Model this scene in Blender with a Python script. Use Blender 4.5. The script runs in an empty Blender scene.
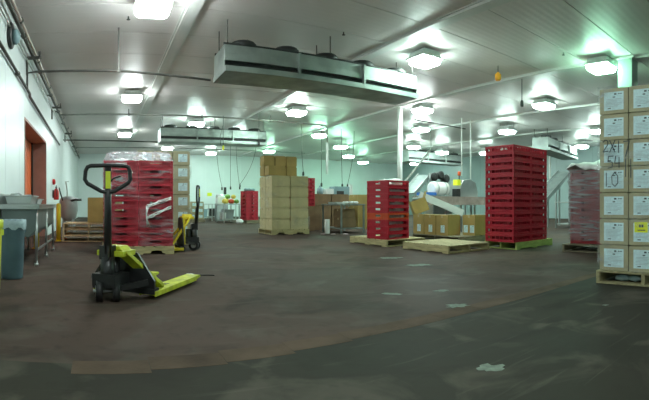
import bpy, bmesh, math, random
from mathutils import Vector, Matrix, noise as mnoise

random.seed(7)
S = bpy.context.scene
C = S.collection
PI = math.pi

# ------------------------------------------------------------------ camera, world, exposure
# the photograph is a stitched panorama: a level camera with a cylindrical lens, 0.87 m above the floor
FPX, HOR = 450.0, 204.0
cam = bpy.data.cameras.new('camera')
cam_o = bpy.data.objects.new('camera', cam)
C.objects.link(cam_o)
S.camera = cam_o
cam.type = 'PANO'
cam.panorama_type = 'CENTRAL_CYLINDRICAL'
cam.central_cylindrical_range_u_min = -324.5 / FPX
cam.central_cylindrical_range_u_max = 324.5 / FPX
cam.central_cylindrical_range_v_min = -(400 - HOR) / FPX
cam.central_cylindrical_range_v_max = HOR / FPX
cam.central_cylindrical_radius = 1.0
cam.clip_start = 0.05
cam.clip_end = 200
cam_o.location = (0, 0, 0.87)
cam_o.rotation_euler = (PI / 2, 0, -224.5 / FPX)

W = bpy.data.worlds.new('world')
S.world = W
W.use_nodes = True
W.node_tree.nodes['Background'].inputs[0].default_value = (0.02, 0.025, 0.025, 1)
W.node_tree.nodes['Background'].inputs[1].default_value = 1.0

S.view_settings.view_transform = 'Standard'
S.view_settings.look = 'None'
S.view_settings.gamma = 1.0
S.view_settings.use_curve_mapping = False
S.view_settings.exposure = 0.22
LAMP = 88.0            # radiance of a lamp lens

# ------------------------------------------------------------------ materials
MATS = {}
def mat(name, col, rough=0.6, metal=0.0, var=0.0, scale=6.0, bump=0.0, bscale=40.0, spec=0.5, stretch=None, col2=None):
    if name in MATS:
        return MATS[name]
    m = bpy.data.materials.new(name)
    m.use_nodes = True
    nt = m.node_tree
    b = nt.nodes['Principled BSDF']
    b.inputs['Base Color'].default_value = (*col, 1)
    b.inputs['Roughness'].default_value = rough
    b.inputs['Metallic'].default_value = metal
    b.inputs['Specular IOR Level'].default_value = spec
    if var or bump:
        tc = nt.nodes.new('ShaderNodeTexCoord')
        mp = nt.nodes.new('ShaderNodeMapping')
        nt.links.new(tc.outputs['Object'], mp.inputs[0])
        if stretch:
            mp.inputs['Scale'].default_value = stretch
    if var:
        n = nt.nodes.new('ShaderNodeTexNoise')
        n.inputs['Scale'].default_value = scale
        n.inputs['Detail'].default_value = 5
        nt.links.new(mp.outputs[0], n.inputs['Vector'])
        r = nt.nodes.new('ShaderNodeMix')
        r.data_type = 'RGBA'
        c2 = col2 if col2 else tuple(c * (1 - var) for c in col)
        hi = col if col2 else tuple(min(1, c * (1 + var)) for c in col)
        r.inputs['A'].default_value = (*c2, 1)
        r.inputs['B'].default_value = (*hi, 1)
        cr = nt.nodes.new('ShaderNodeMapRange')
        cr.inputs['From Min'].default_value = 0.3
        cr.inputs['From Max'].default_value = 0.7
        nt.links.new(n.outputs['Fac'], cr.inputs[0])
        nt.links.new(cr.outputs[0], r.inputs['Factor'])
        nt.links.new(r.outputs['Result'], b.inputs['Base Color'])
    if bump:
        n2 = nt.nodes.new('ShaderNodeTexNoise')
        n2.inputs['Scale'].default_value = bscale
        n2.inputs['Detail'].default_value = 3
        nt.links.new(mp.outputs[0], n2.inputs['Vector'])
        bp = nt.nodes.new('ShaderNodeBump')
        bp.inputs['Strength'].default_value = bump
        bp.inputs['Distance'].default_value = 0.02
        nt.links.new(n2.outputs['Fac'], bp.inputs['Height'])
        nt.links.new(bp.outputs[0], b.inputs['Normal'])
    MATS[name] = m
    return m

def emis(name, col, strength):
    if name in MATS:
        return MATS[name]
    m = bpy.data.materials.new(name)
    m.use_nodes = True
    nt = m.node_tree
    b = nt.nodes['Principled BSDF']
    b.inputs['Base Color'].default_value = (0.9, 0.9, 0.9, 1)
    b.inputs['Emission Color'].default_value = (*col, 1)
    b.inputs['Emission Strength'].default_value = strength
    MATS[name] = m
    return m

def film(name, col, lo, hi, stretch, scale=3.0, rough=0.12, bump=0.6, patch=(.42, .62, .15)):
    """stretch film: mostly see-through, with milky wrinkled streaks that glint"""
    m = bpy.data.materials.new(name)
    m.use_nodes = True
    nt = m.node_tree
    b = nt.nodes['Principled BSDF']
    out = nt.nodes['Material Output']
    b.inputs['Base Color'].default_value = (*col, 1)
    b.inputs['Roughness'].default_value = rough
    b.inputs['Specular IOR Level'].default_value = 0.9
    tc = nt.nodes.new('ShaderNodeTexCoord')
    mp = nt.nodes.new('ShaderNodeMapping')
    mp.inputs['Scale'].default_value = stretch
    nt.links.new(tc.outputs['Object'], mp.inputs[0])
    n = nt.nodes.new('ShaderNodeTexNoise')
    n.inputs['Scale'].default_value = scale
    n.inputs['Detail'].default_value = 4
    n.inputs['Distortion'].default_value = 0.5
    nt.links.new(mp.outputs[0], n.inputs['Vector'])
    r = nt.nodes.new('ShaderNodeMapRange')
    r.inputs['From Min'].default_value = 0.47
    r.inputs['From Max'].default_value = 0.78
    r.inputs['To Min'].default_value = lo
    r.inputs['To Max'].default_value = hi
    nt.links.new(n.outputs['Fac'], r.inputs[0])
    n2 = nt.nodes.new('ShaderNodeTexNoise')
    n2.inputs['Scale'].default_value = 1.7
    n2.inputs['Detail'].default_value = 1
    nt.links.new(tc.outputs['Object'], n2.inputs['Vector'])
    r2 = nt.nodes.new('ShaderNodeMapRange')
    r2.inputs['From Min'].default_value = patch[0]
    r2.inputs['From Max'].default_value = patch[1]
    r2.inputs['To Min'].default_value = patch[2]
    nt.links.new(n2.outputs['Fac'], r2.inputs[0])
    mu = nt.nodes.new('ShaderNodeMath')
    mu.operation = 'MULTIPLY'
    nt.links.new(r.outputs[0], mu.inputs[0])
    nt.links.new(r2.outputs[0], mu.inputs[1])
    bp = nt.nodes.new('ShaderNodeBump')
    bp.inputs['Strength'].default_value = bump
    bp.inputs['Distance'].default_value = 0.03
    nt.links.new(n.outputs['Fac'], bp.inputs['Height'])
    nt.links.new(bp.outputs[0], b.inputs['Normal'])
    t = nt.nodes.new('ShaderNodeBsdfTransparent')
    mx = nt.nodes.new('ShaderNodeMixShader')
    nt.links.new(mu.outputs[0], mx.inputs[0])
    nt.links.new(t.outputs[0], mx.inputs[1])
    nt.links.new(b.outputs[0], mx.inputs[2])
    nt.links.new(mx.outputs[0], out.inputs[0])
    MATS[name] = m
    return m

def floor_material():
    m = bpy.data.materials.new('coated concrete')
    m.use_nodes = True
    nt = m.node_tree
    N, L = nt.nodes, nt.links
    b = N['Principled BSDF']
    tc = N.new('ShaderNodeTexCoord')
    def noise(scale, detail, dist=0.0, vec=None):
        n = N.new('ShaderNodeTexNoise')
        n.inputs['Scale'].default_value = scale
        n.inputs['Detail'].default_value = detail
        n.inputs['Distortion'].default_value = dist
        L.new(vec or tc.outputs['Object'], n.inputs['Vector'])
        return n
    def rng(src, a, c, lo=0.0, hi=1.0):
        r = N.new('ShaderNodeMapRange')
        r.inputs['From Min'].default_value = a
        r.inputs['From Max'].default_value = c
        r.inputs['To Min'].default_value = lo
        r.inputs['To Max'].default_value = hi
        L.new(src, r.inputs[0])
        return r.outputs[0]
    def mix(f, a, c):
        r = N.new('ShaderNodeMix')
        r.data_type = 'RGBA'
        L.new(f, r.inputs['Factor'])
        for k, v in (('A', a), ('B', c)):
            if isinstance(v, tuple):
                r.inputs[k].default_value = (*v, 1)
            else:
                L.new(v, r.inputs[k])
        return r.outputs['Result']
    sx = N.new('ShaderNodeSeparateXYZ')
    L.new(tc.outputs['Object'], sx.inputs[0])
    big = noise(0.35, 5, 0.6)
    fine = noise(9, 6)
    # two coats of paint: grey green in front of the joint at y = 2.45, worn red brown beyond it
    near = mix(rng(big.outputs['Fac'], .35, .65), FLOOR_G1, FLOOR_G2)
    far = mix(rng(big.outputs['Fac'], .35, .65), FLOOR_R1, FLOOR_R2)
    base = mix(rng(sx.outputs['Y'], 2.445, 2.455), near, far)
    worn = noise(1.7, 8, 1.2)
    base = mix(rng(worn.outputs['Fac'], .52, .66, 0, .6), base, (.100, .090, .070))
    stain = noise(.9, 6, 1.8)
    base = mix(rng(stain.outputs['Fac'], .50, .66, 0, .5), base, (.020, .018, .014))
    mp = N.new('ShaderNodeMapping')
    mp.inputs['Rotation'].default_value = (0, 0, .5)
    mp.inputs['Scale'].default_value = (1.2, 14, 1)
    L.new(tc.outputs['Object'], mp.inputs[0])
    scr = noise(1.1, 5, .5, mp.outputs[0])
    base = mix(rng(scr.outputs['Fac'], .60, .70, 0, .18), base, (.15, .14, .11))
    spots = mix(rng(fine.outputs['Fac'], .55, .8, 0, .5), base, (.03, .026, .022))
    L.new(spots, b.inputs['Base Color'])
    L.new(rng(big.outputs['Fac'], .3, .7, .60, .85), b.inputs['Roughness'])
    b.inputs['Specular IOR Level'].default_value = 0.06
    bp = N.new('ShaderNodeBump')
    bp.inputs['Strength'].default_value = 0.12
    bp.inputs['Distance'].default_value = 0.01
    L.new(fine.outputs['Fac'], bp.inputs['Height'])
    L.new(bp.outputs[0], b.inputs['Normal'])
    return m
FLOOR_G1, FLOOR_G2 = (.030, .031, .023), (.046, .043, .032)
FLOOR_R1, FLOOR_R2 = (.060, .045, .036), (.104, .071, .057)

def ceiling_material():
    m = mat('ceiling metal', (.72, .68, .66), .40, 0, .05, .8, spec=.38)
    nt = m.node_tree
    tc = nt.nodes.new('ShaderNodeTexCoord')
    w = nt.nodes.new('ShaderNodeTexWave')
    w.bands_direction = 'Y'
    w.inputs['Scale'].default_value = 2.2
    nt.links.new(tc.outputs['Object'], w.inputs['Vector'])
    bp = nt.nodes.new('ShaderNodeBump')
    bp.inputs['Strength'].default_value = 0.10
    bp.inputs['Distance'].default_value = 0.01
    nt.links.new(w.outputs['Fac'], bp.inputs['Height'])
    nt.links.new(bp.outputs[0], nt.nodes['Principled BSDF'].inputs['Normal'])
    return m

M = {}
M['floor'] = floor_material()
M['ceiling'] = ceiling_material()
M['white_panel'] = mat('white wall panel', (.74, .81, .80), .35, 0, .04, 1.0)
M['dim_panel'] = mat('dimmed wall panel', (.30, .38, .38), .4, 0, .06, 1.0)  # weaker light on the right wall, painted in as a greyer colour
M['beam'] = mat('pale beam', (.66, .67, .64), .4, 0, .05, 2)
M['jamb'] = mat('red brown jamb', (.42, .24, .20), .6, 0, .12, 4)
M['orange'] = mat('orange door', (.75, .14, .035), .5, 0, .1, 4)
M['steel'] = mat('stainless steel', (.50, .53, .52), .32, .85, .12, 3, .1, 6)
M['steel_dull'] = mat('dull steel', (.26, .30, .29), .45, .6, .2, 4)
M['steel_green'] = mat('dull green grey steel', (.16, .20, .19), .45, .5, .15, 3)
M['galv'] = mat('galvanised sheet', (.36, .41, .38), .46, .9, .3, 2, .08, 3)
M['galv_dull'] = mat('dull galvanised sheet', (.34, .38, .36), .65, .3, .2, 2)  # duller copy of galv, made to lose the lamp's bright reflection
M['darkmetal'] = mat('dark metal', (.03, .032, .03), .5, .3, .2, 8)
M['pipe_dark'] = mat('dark pipe', (.10, .095, .085), .45, .5, .2, 5)
M['pipe_pink'] = mat('pinkish highlight pipe', (.62, .52, .47), .3, .6, .15, 5)  # pinkish highlight along the pipe put into its base colour
M['pipe_grey'] = mat('grey pipe', (.36, .36, .33), .4, .5, .2, 5)
M['pipe_white'] = mat('white pipe', (.75, .78, .74), .4, 0, .05, 5)
M['column_lit'] = mat('column with green lamp tint', (.36, .47, .41), .5, 0, .05, 5)  # green light of the nearby lamp painted into the column's colour
M['housing'] = mat('lamp housing', (.62, .66, .63), .45, 0, .04, 6)
M['black'] = mat('black rubber', (.014, .014, .014), .45, 0, .2, 12)
M['blackpaint'] = mat('black paint', (.02, .02, .02), .35, 0, .2, 12)
M['lime'] = mat('lime yellow paint', (.55, .60, .03), .45, 0, .32, 9, .1, 30)
M['yellow'] = mat('yellow paint', (.74, .60, .03), .45, 0, .15, 9)
M['wood'] = mat('pallet wood', (.46, .40, .20), .75, 0, .25, 5, .2, 30, stretch=(1, 6, 6))
M['wood_dark'] = mat('dark pallet wood', (.22, .19, .12), .8, 0, .25, 5, .2, 30, stretch=(1, 6, 6))
M['wood_mid'] = mat('weathered pallet wood', (.30, .27, .14), .75, 0, .25, 5, .2, 30, stretch=(1, 6, 6))
M['wood_green'] = mat('green painted pallet wood', (.36, .44, .12), .75, 0, .22, 5, .2, 30, stretch=(1, 6, 6))
M['board'] = mat('raw board', (.50, .36, .20), .75, 0, .18, 5, .1, 30, stretch=(1, 5, 5))
M['red'] = mat('red crate plastic', (.45, .011, .030), .42, 0, .14, 4)
M['red_dark'] = mat('dark red crate plastic', (.30, .010, .018), .42, 0, .14, 4)
M['redorange'] = mat('orange red crate plastic', (.60, .085, .02), .42, 0, .14, 4)
M['kraft'] = mat('kraft cardboard', (.37, .265, .085), .75, 0, .12, 4, .1, 40)
M['kraft_green'] = mat('pale olive cardboard', (.38, .355, .215), .7, 0, .10, 4, .1, 40)
M['kraft_pale'] = mat('pale tan cardboard', (.54, .47, .25), .7, 0, .10, 4, .1, 40)
M['kraft_dark'] = mat('dark cardboard', (.20, .125, .06), .75, 0, .2, 4, .1, 40)
M['tape'] = mat('packing tape', (.50, .42, .25), .25)
M['label'] = mat('paper label', (.60, .80, .82), .6, 0, .10, 30)
M['ink'] = mat('ink', (.03, .05, .06), .6)
M['grey_ink'] = mat('grey print', (.36, .48, .50), .6)
M['lemon'] = mat('yellow sticker', (.80, .85, .02), .5)
M['can'] = mat('blue grey plastic', (.075, .135, .165), .5, 0, .12, 5)
M['canlime'] = mat('lime plastic', (.68, .75, .04), .5, 0, .08, 5)
M['bagfilm'] = mat('clear bag film', (.36, .48, .52), .25, 0, .2, 10, .5, 20)
M['redpaint'] = mat('red enamel', (.55, .015, .015), .3)
M['white'] = mat('white plastic', (.78, .80, .78), .45, 0, .05, 5)
M['grey'] = mat('grey paint', (.30, .33, .33), .5, 0, .1, 5)
M['bluegrey'] = mat('blue grey paint', (.22, .33, .36), .5, 0, .1, 5)
M['blue'] = mat('blue plastic', (.03, .16, .55), .45, 0, .1, 5)
M['green'] = mat('green produce', (.16, .36, .06), .6, 0, .3, 12)
M['produce_y'] = mat('yellow produce', (.72, .55, .10), .6, 0, .2, 12)
M['produce_r'] = mat('red produce', (.60, .08, .03), .6, 0, .2, 12)
M['meat'] = mat('brown pink belt', (.36, .27, .24), .5, 0, .25, 6)
M['whitebag'] = mat('white bag', (.78, .80, .77), .3, 0, .1, 8, .6, 14)
M['scrap'] = mat('pink grey paper', (.45, .36, .36), .8, 0, .2, 10)
M['line'] = mat('faded red brown line', (.088, .062, .042), .85, 0, .35, 3, .1, 40, .1)
M['splotch'] = mat('pale green paint', (.17, .21, .17), .8, 0, .3, 20, 0, 40, .1)
M['film'] = film('stretch film', (.76, .80, .84), .03, .50, (1.3, 1.3, 6.0), 3.0, .08)
M['film_grey'] = film('thick grey film', (.50, .50, .52), .30, .95, (.7, .7, 6.0), 3.2, .2, .9, (.3, .6, .65))
M['film_side'] = film('glinting stretch film', (.80, .90, .90), .03, .55, (1.0, 1.6, 4.0), 2.2, .1, .6, (.40, .62, .2))
M['film_top'] = film('bunched film', (.66, .68, .74), .25, .75, (2, 2, 4.0), 4.0, .15, .8, (.3, .6, .6))
M['film_soft'] = film('clean stretch film', (.78, .86, .84), .02, .28, (1.2, 1.2, 2.0), 2.0)

# ------------------------------------------------------------------ mesh builder
class MB:
    def __init__(s):
        s.v, s.f, s.m, s.s = [], [], [], []
    def add(s, vs, fs, mi=0, smooth=False):
        k = len(s.v)
        s.v += [tuple(v) for v in vs]
        for f in fs:
            s.f.append(tuple(i + k for i in f)); s.m.append(mi); s.s.append(smooth)
        return s
    def box(s, x0, x1, y0, y1, z0, z1, mi=0, T=None):
        vs = [(x0, y0, z0), (x1, y0, z0), (x1, y1, z0), (x0, y1, z0), (x0, y0, z1), (x1, y0, z1), (x1, y1, z1), (x0, y1, z1)]
        if T:
            vs = [T @ Vector(v) for v in vs]
        return s.add(vs, [(0, 3, 2, 1), (4, 5, 6, 7), (0, 1, 5, 4), (1, 2, 6, 5), (2, 3, 7, 6), (3, 0, 4, 7)], mi)
    def bar(s, p, q, w, h, mi=0, up=(0, 0, 1)):
        """rectangular bar from p to q, w across, h along up"""
        p, q = Vector(p), Vector(q)
        d = (q - p).normalized()
        u = Vector(up)
        sd = d.cross(u)
        if sd.length < 1e-4:
            sd = d.cross(Vector((1, 0, 0)))
        sd.normalize()
        u = sd.cross(d).normalized()
        vs = []
        for b in (p, q):
            for a, c in ((-1, -1), (1, -1), (1, 1), (-1, 1)):
                vs.append(b + sd * (a * w / 2) + u * (c * h / 2))
        return s.add(vs, [(0, 1, 2, 3), (7, 6, 5, 4), (0, 4, 5, 1), (1, 5, 6, 2), (2, 6, 7, 3), (3, 7, 4, 0)], mi)
    def tube(s, pts, r, n=8, mi=0, closed=False, cap=True):
        pts = [Vector(p) for p in pts]
        k = len(pts)
        rs = r if isinstance(r, (list, tuple)) else [r] * k
        vs, fs = [], []
        ref = None
        for i in range(k):
            if closed:
                d = (pts[(i + 1) % k] - pts[i - 1]).normalized()
            else:
                d = (pts[min(i + 1, k - 1)] - pts[max(i - 1, 0)]).normalized()
            if ref is None:
                ref = Vector((0, 0, 1)) if abs(d.z) < .9 else Vector((1, 0, 0))
            a = (ref - d * ref.dot(d))
            if a.length < 1e-4:
                a = d.orthogonal()
            a.normalize()
            ref = a
            b = d.cross(a)
            for j in range(n):
                t = 2 * PI * j / n
                vs.append(pts[i] + (a * math.cos(t) + b * math.sin(t)) * rs[i])
        for i in range(k if closed else k - 1):
            i2 = (i + 1) % k
            for j in range(n):
                j2 = (j + 1) % n
                fs.append((i * n + j, i * n + j2, i2 * n + j2, i2 * n + j))
        s.add(vs, fs, mi, True)
        if cap and not closed:
            o = len(s.v) - len(vs)
            s.f.append(tuple(o + j for j in range(n - 1, -1, -1))); s.m.append(mi); s.s.append(False)
            s.f.append(tuple(o + (k - 1) * n + j for j in range(n))); s.m.append(mi); s.s.append(False)
        return s
    def cyl(s, p, q, r, n=12, mi=0, r2=None):
        return s.tube([p, q], [r, r if r2 is None else r2], n, mi)
    def lathe(s, prof, c=(0, 0, 0), n=16, mi=0, sx=1, sy=1):
        vs, fs = [], []
        for r, z in prof:
            for j in range(n):
                t = 2 * PI * j / n
                vs.append((c[0] + r * sx * math.cos(t), c[1] + r * sy * math.sin(t), c[2] + z))
        for i in range(len(prof) - 1):
            for j in range(n):
                j2 = (j + 1) % n
                fs.append((i * n + j, i * n + j2, (i + 1) * n + j2, (i + 1) * n + j))
        s.add(vs, fs, mi, True)
        o = len(s.v) - len(vs)
        if prof[0][0] > 1e-4:
            s.f.append(tuple(o + j for j in range(n - 1, -1, -1))); s.m.append(mi); s.s.append(False)
        if prof[-1][0] > 1e-4:
            s.f.append(tuple(o + (len(prof) - 1) * n + j for j in range(n))); s.m.append(mi); s.s.append(False)
        return s
    def prism(s, poly, axis, a, b, mi=0):
        """extrude a 2-D outline along an axis from a to b"""
        n = len(poly)
        def pt(u, v, w):
            return {'x': (w, u, v), 'y': (u, w, v), 'z': (u, v, w)}[axis]
        vs = [pt(u, v, a) for u, v in poly] + [pt(u, v, b) for u, v in poly]
        fs = [tuple(range(n)), tuple(range(2 * n - 1, n - 1, -1))]
        fs += [(i, i + n, (i + 1) % n + n, (i + 1) % n) for i in range(n)]
        return s.add(vs, fs, mi)
    def blob(s, c, r, n=10, k=6, mi=0, amp=.15, seed=0, squash=(1, 1, 1)):
        vs, fs = [], []
        for i in range(k + 1):
            ph = PI * i / k
            for j in range(n):
                t = 2 * PI * j / n
                d = Vector((math.sin(ph) * math.cos(t), math.sin(ph) * math.sin(t), math.cos(ph)))
                q = 1 + amp * mnoise.noise(d * 2.3 + Vector((seed * 3.7, seed, 0)))
                vs.append((c[0] + d.x * r * q * squash[0], c[1] + d.y * r * q * squash[1], c[2] + d.z * r * q * squash[2]))
        for i in range(k):
            for j in range(n):
                j2 = (j + 1) % n
                fs.append((i * n + j, (i + 1) * n + j, (i + 1) * n + j2, i * n + j2))
        return s.add(vs, fs, mi, True)
    def mesh(s, name, mats):
        me = bpy.data.meshes.new(name)
        me.from_pydata(s.v, [], s.f)
        for m in (mats if isinstance(mats, (list, tuple)) else [mats]):
            me.materials.append(M[m] if isinstance(m, str) else m)
        me.polygons.foreach_set('material_index', s.m)
        me.polygons.foreach_set('use_smooth', s.s)
        bm = bmesh.new()
        bm.from_mesh(me)
        bmesh.ops.remove_doubles(bm, verts=bm.verts, dist=1e-6)
        bmesh.ops.recalc_face_normals(bm, faces=bm.faces)
        bm.to_mesh(me)
        bm.free()
        me.update()
        return me
    def build(s, name, mats, parent=None, loc=None, rz=0.0, bevel=0.0):
        o = bpy.data.objects.new(name, s.mesh(name, mats))
        C.objects.link(o)
        if loc is not None:
            o.location = loc
        o.rotation_euler = (0, 0, rz)
        o.parent = parent
        if bevel:
            b = o.modifiers.new('bevel', 'BEVEL')
            b.width = bevel
            b.segments = 2
            b.limit_method = 'ANGLE'
        return o

def link(name, me, parent=None, loc=None, rz=0.0):
    o = bpy.data.objects.new(name, me)
    C.objects.link(o)
    if loc is not None:
        o.location = loc
    o.rotation_euler = (0, 0, rz)
    o.parent = parent
    return o

def tag(o, label, cat, group=None):
    o['label'] = label
    o['category'] = cat
    if group:
        o['group'] = group
    return o

def thing(name, label, cat, loc=(0, 0, 0), rz=0.0, group=None):
    o = bpy.data.objects.new(name, None)
    C.objects.link(o)
    o.empty_display_size = .1
    o.location = loc
    o.rotation_euler = (0, 0, rz)
    return tag(o, label, cat, group)

def struct(o):
    o['kind'] = 'structure'
    return o

ORD = ['zeroth', 'first', 'second', 'third', 'fourth', 'fifth', 'sixth', 'seventh', 'eighth', 'ninth', 'tenth',
       'eleventh', 'twelfth', 'thirteenth', 'fourteenth']
def nth(k, n, top='top', bottom='bottom'):
    """k = 1 is the topmost of n"""
    if k == 1:
        return top + 'most'
    if k == n:
        return 'lowest'
    if k <= n // 2 + 1:
        return ORD[k] + ' from ' + top
    return ORD[n - k + 1] + ' from ' + bottom

# ------------------------------------------------------------------ room shell
XL, XR, YF, YB, ZC = -1.45, 23.0, -4.0, 29.6, 4.17

struct(MB().box(-2.6, XR + .3, YF - .3, YB + .3, -.2, 0).build('floor', 'floor'))
ce = struct(MB().box(-2.0, XR + .3, YF - .3, YB + .3, ZC + .05, ZC + .25).build('ceiling', 'ceiling'))
y = 8.63 - 1.22 * 11
while y < YB:
    y1 = min(y + 1.22, YB)
    y0 = max(y, YF)
    MB().box(XL, XR, y0 + .008, y1 - .008, ZC, ZC + .05).build('ceiling_panel', 'ceiling', ce)
    y += 1.22
for k, bx in enumerate((1.55, 5.6, 9.4, 13.3, 17.2, 21.1)):
    b = MB()
    b.box(bx - .11, bx + .11, YF, YB, ZC - .055, ZC)
    b.box(bx - .15, bx + .15, YF, YB, ZC - .012, ZC)
    struct(b.build('trim_%d' % (k + 1), 'beam'))

DY0, DY1, DZ = 8.6, 12.0, 2.5
b = MB()
b.box(-2.0, XL - .012, YF - .3, DY0 - .05, 0, ZC + .05)
b.box(-2.0, XL - .012, DY1 + .05, YB + .3, 0, ZC + .05)
b.box(-2.0, XL - .012, DY0 - .05, DY1 + .05, DZ + .05, ZC + .05)
wl = struct(b.build('wall_left', 'white_panel'))
y = YF
while y < YB:
    y1 = min(y + 1.2, YB)
    segs = [(y, y1, 0, ZC)]
    if y < DY1 + .05 and y1 > DY0 - .05:
        segs = []
        if y < DY0 - .05:
            segs.append((y, DY0 - .05, 0, ZC))
        if y1 > DY1 + .05:
            segs.append((DY1 + .05, y1, 0, ZC))
        segs.append((max(y, DY0 - .05), min(y1, DY1 + .05), DZ + .05, ZC))
    for a, c, z0, z1 in segs:
        MB().box(XL - .012, XL, a + .004, c - .004, z0, z1).build('wall_panel', 'white_panel', wl)
    y += 1.2
# lined doorway
for a, c, z0, z1 in ((DY0 - .05, DY0, 0, DZ + .05), (DY1, DY1 + .05, 0, DZ + .05), (DY0, DY1, DZ, DZ + .05)):
    MB().box(-1.95, XL + .008, a, c, z0, z1).build('jamb', 'jamb', wl)
dr = MB()
dr.box(-1.90, -1.86, DY0, DY1, 0.02, DZ)
d1 = struct(dr.build('door_1', 'orange'))
for k in range(5):
    MB().box(-1.86, -1.835, DY0 + .02 + k * .672, DY0 + .66 + k * .672, .03, DZ - .02).build('door_panel', 'orange', d1)
MB().box(-1.86, -1.80, DY1 - .09, DY1, .01, DZ).build('door_track', 'darkmetal', d1)

def panel_wall(name, axis, pos, a, c, thick, step, m='white_panel'):
    b = MB()
    if axis == 'y':
        b.box(a, c, pos + .012, pos + thick, 0, ZC + .05)
    else:
        b.box(pos + .012, pos + thick, a, c, 0, ZC + .05)
    w = struct(b.build(name, m))
    t = a
    while t < c:
        t1 = min(t + step, c)
        q = MB()
        if axis == 'y':
            q.box(t + .006, t1 - .006, pos, pos + .012, 0, ZC)
        else:
            q.box(pos, pos + .012, t + .006, t1 - .006, 0, ZC)
        q.build('wall_panel', m, w)
        t += step
    return w
panel_wall('wall_back', 'y', YB, XL, XR, .3, 1.22)
panel_wall('wall_right', 'x', XR, YF, YB, .3, 1.22, 'dim_panel')
struct(MB().box(-2.0, XR + .3, YF - .3, YF, 0, ZC + .05).build('wall_front', 'white_panel'))

# floor markings
b = MB()
xs = [-.15 + i * .42 for i in range(16)]
for i, x in enumerate(xs[:-1]):
    o_ = min(0, -.15 + .04 * i)
    b.box(x, x + .417, 2.45 + o_ + .006 * math.sin(i * 2.1), 2.64 + o_ + .012 * math.sin(i * 1.3) - (.0 if i < 8 else .016 * (i - 8)), 0, .0012)
tag(b.build('floor_line', 'line'), 'faded red brown line running across the dark concrete floor', 'floor line')

def splotch(x, y, r, seed, label, asp=1.0, rz=0.0):
    b = MB()
    n = 18
    rr = random.Random(seed)
    ring = []
    for j in range(n):
        t = 2 * PI * j / n
        q = r * (.55 + .75 * rr.random())
        ring.append((q * math.cos(t) * asp, q * math.sin(t)))
    b.prism(ring, 'z', 0, .0015)
    tag(b.build('paint_splotch', 'splotch', None, (x, y, 0), rz), label, 'paint mark', 'paint marks on the floor')

# ------------------------------------------------------------------ ceiling lights
lens_cols = {'w': (.88, 1.0, .98), 'g': (.44, 1.0, .67), 'c': (.74, 1.0, .91)}
def make_lamp(x, y, tint, drop, label):
    t = thing('ceiling_light', label, 'light', (x, y, ZC), 0, 'square ceiling lights')
    m = emis('lens ' + tint, lens_cols[tint], LAMP)
    if drop > .05:
        for sx in (-1, 1):
            for sy in (-1, 1):
                MB().cyl((sx * .2, sy * .2, 0), (sx * .2, sy * .2, -drop), .008, 6).build('hanger_rod', 'pipe_grey', t)
    b = MB()
    b.box(-.09, .09, -.09, .09, -drop - .03, -drop if drop > .05 else 0)
    b.prism([(-.21, -drop - .03), (.21, -drop - .03), (.265, -drop - .16), (-.265, -drop - .16)], 'y', -.24, .24)
    b.box(-.285, .285, -.285, .285, -drop - .19, -drop - .155)
    b.build('housing', 'housing', t)
    b = MB()
    z0, z1 = -drop - .188, -drop - .30
    vs, fs = [], []
    for (h, z) in ((.272, z0), (.268, z0 - .06), (.245, z1 + .012), (.20, z1)):
        for a, c in ((-1, -.8), (-.8, -1), (.8, -1), (1, -.8), (1, .8), (.8, 1), (-.8, 1), (-1, .8)):
            vs.append((a * h, c * h, z))
    for i in range(3):
        for j in range(8):
            j2 = (j + 1) % 8
            fs.append((i * 8 + j, i * 8 + j2, (i + 1) * 8 + j2, (i + 1) * 8 + j))
    fs.append(tuple(range(24, 32)))
    fs.append(tuple(range(7, -1, -1)))
    b.add(vs, fs, 0, False)
    b.build('lens', m, t)
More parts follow.
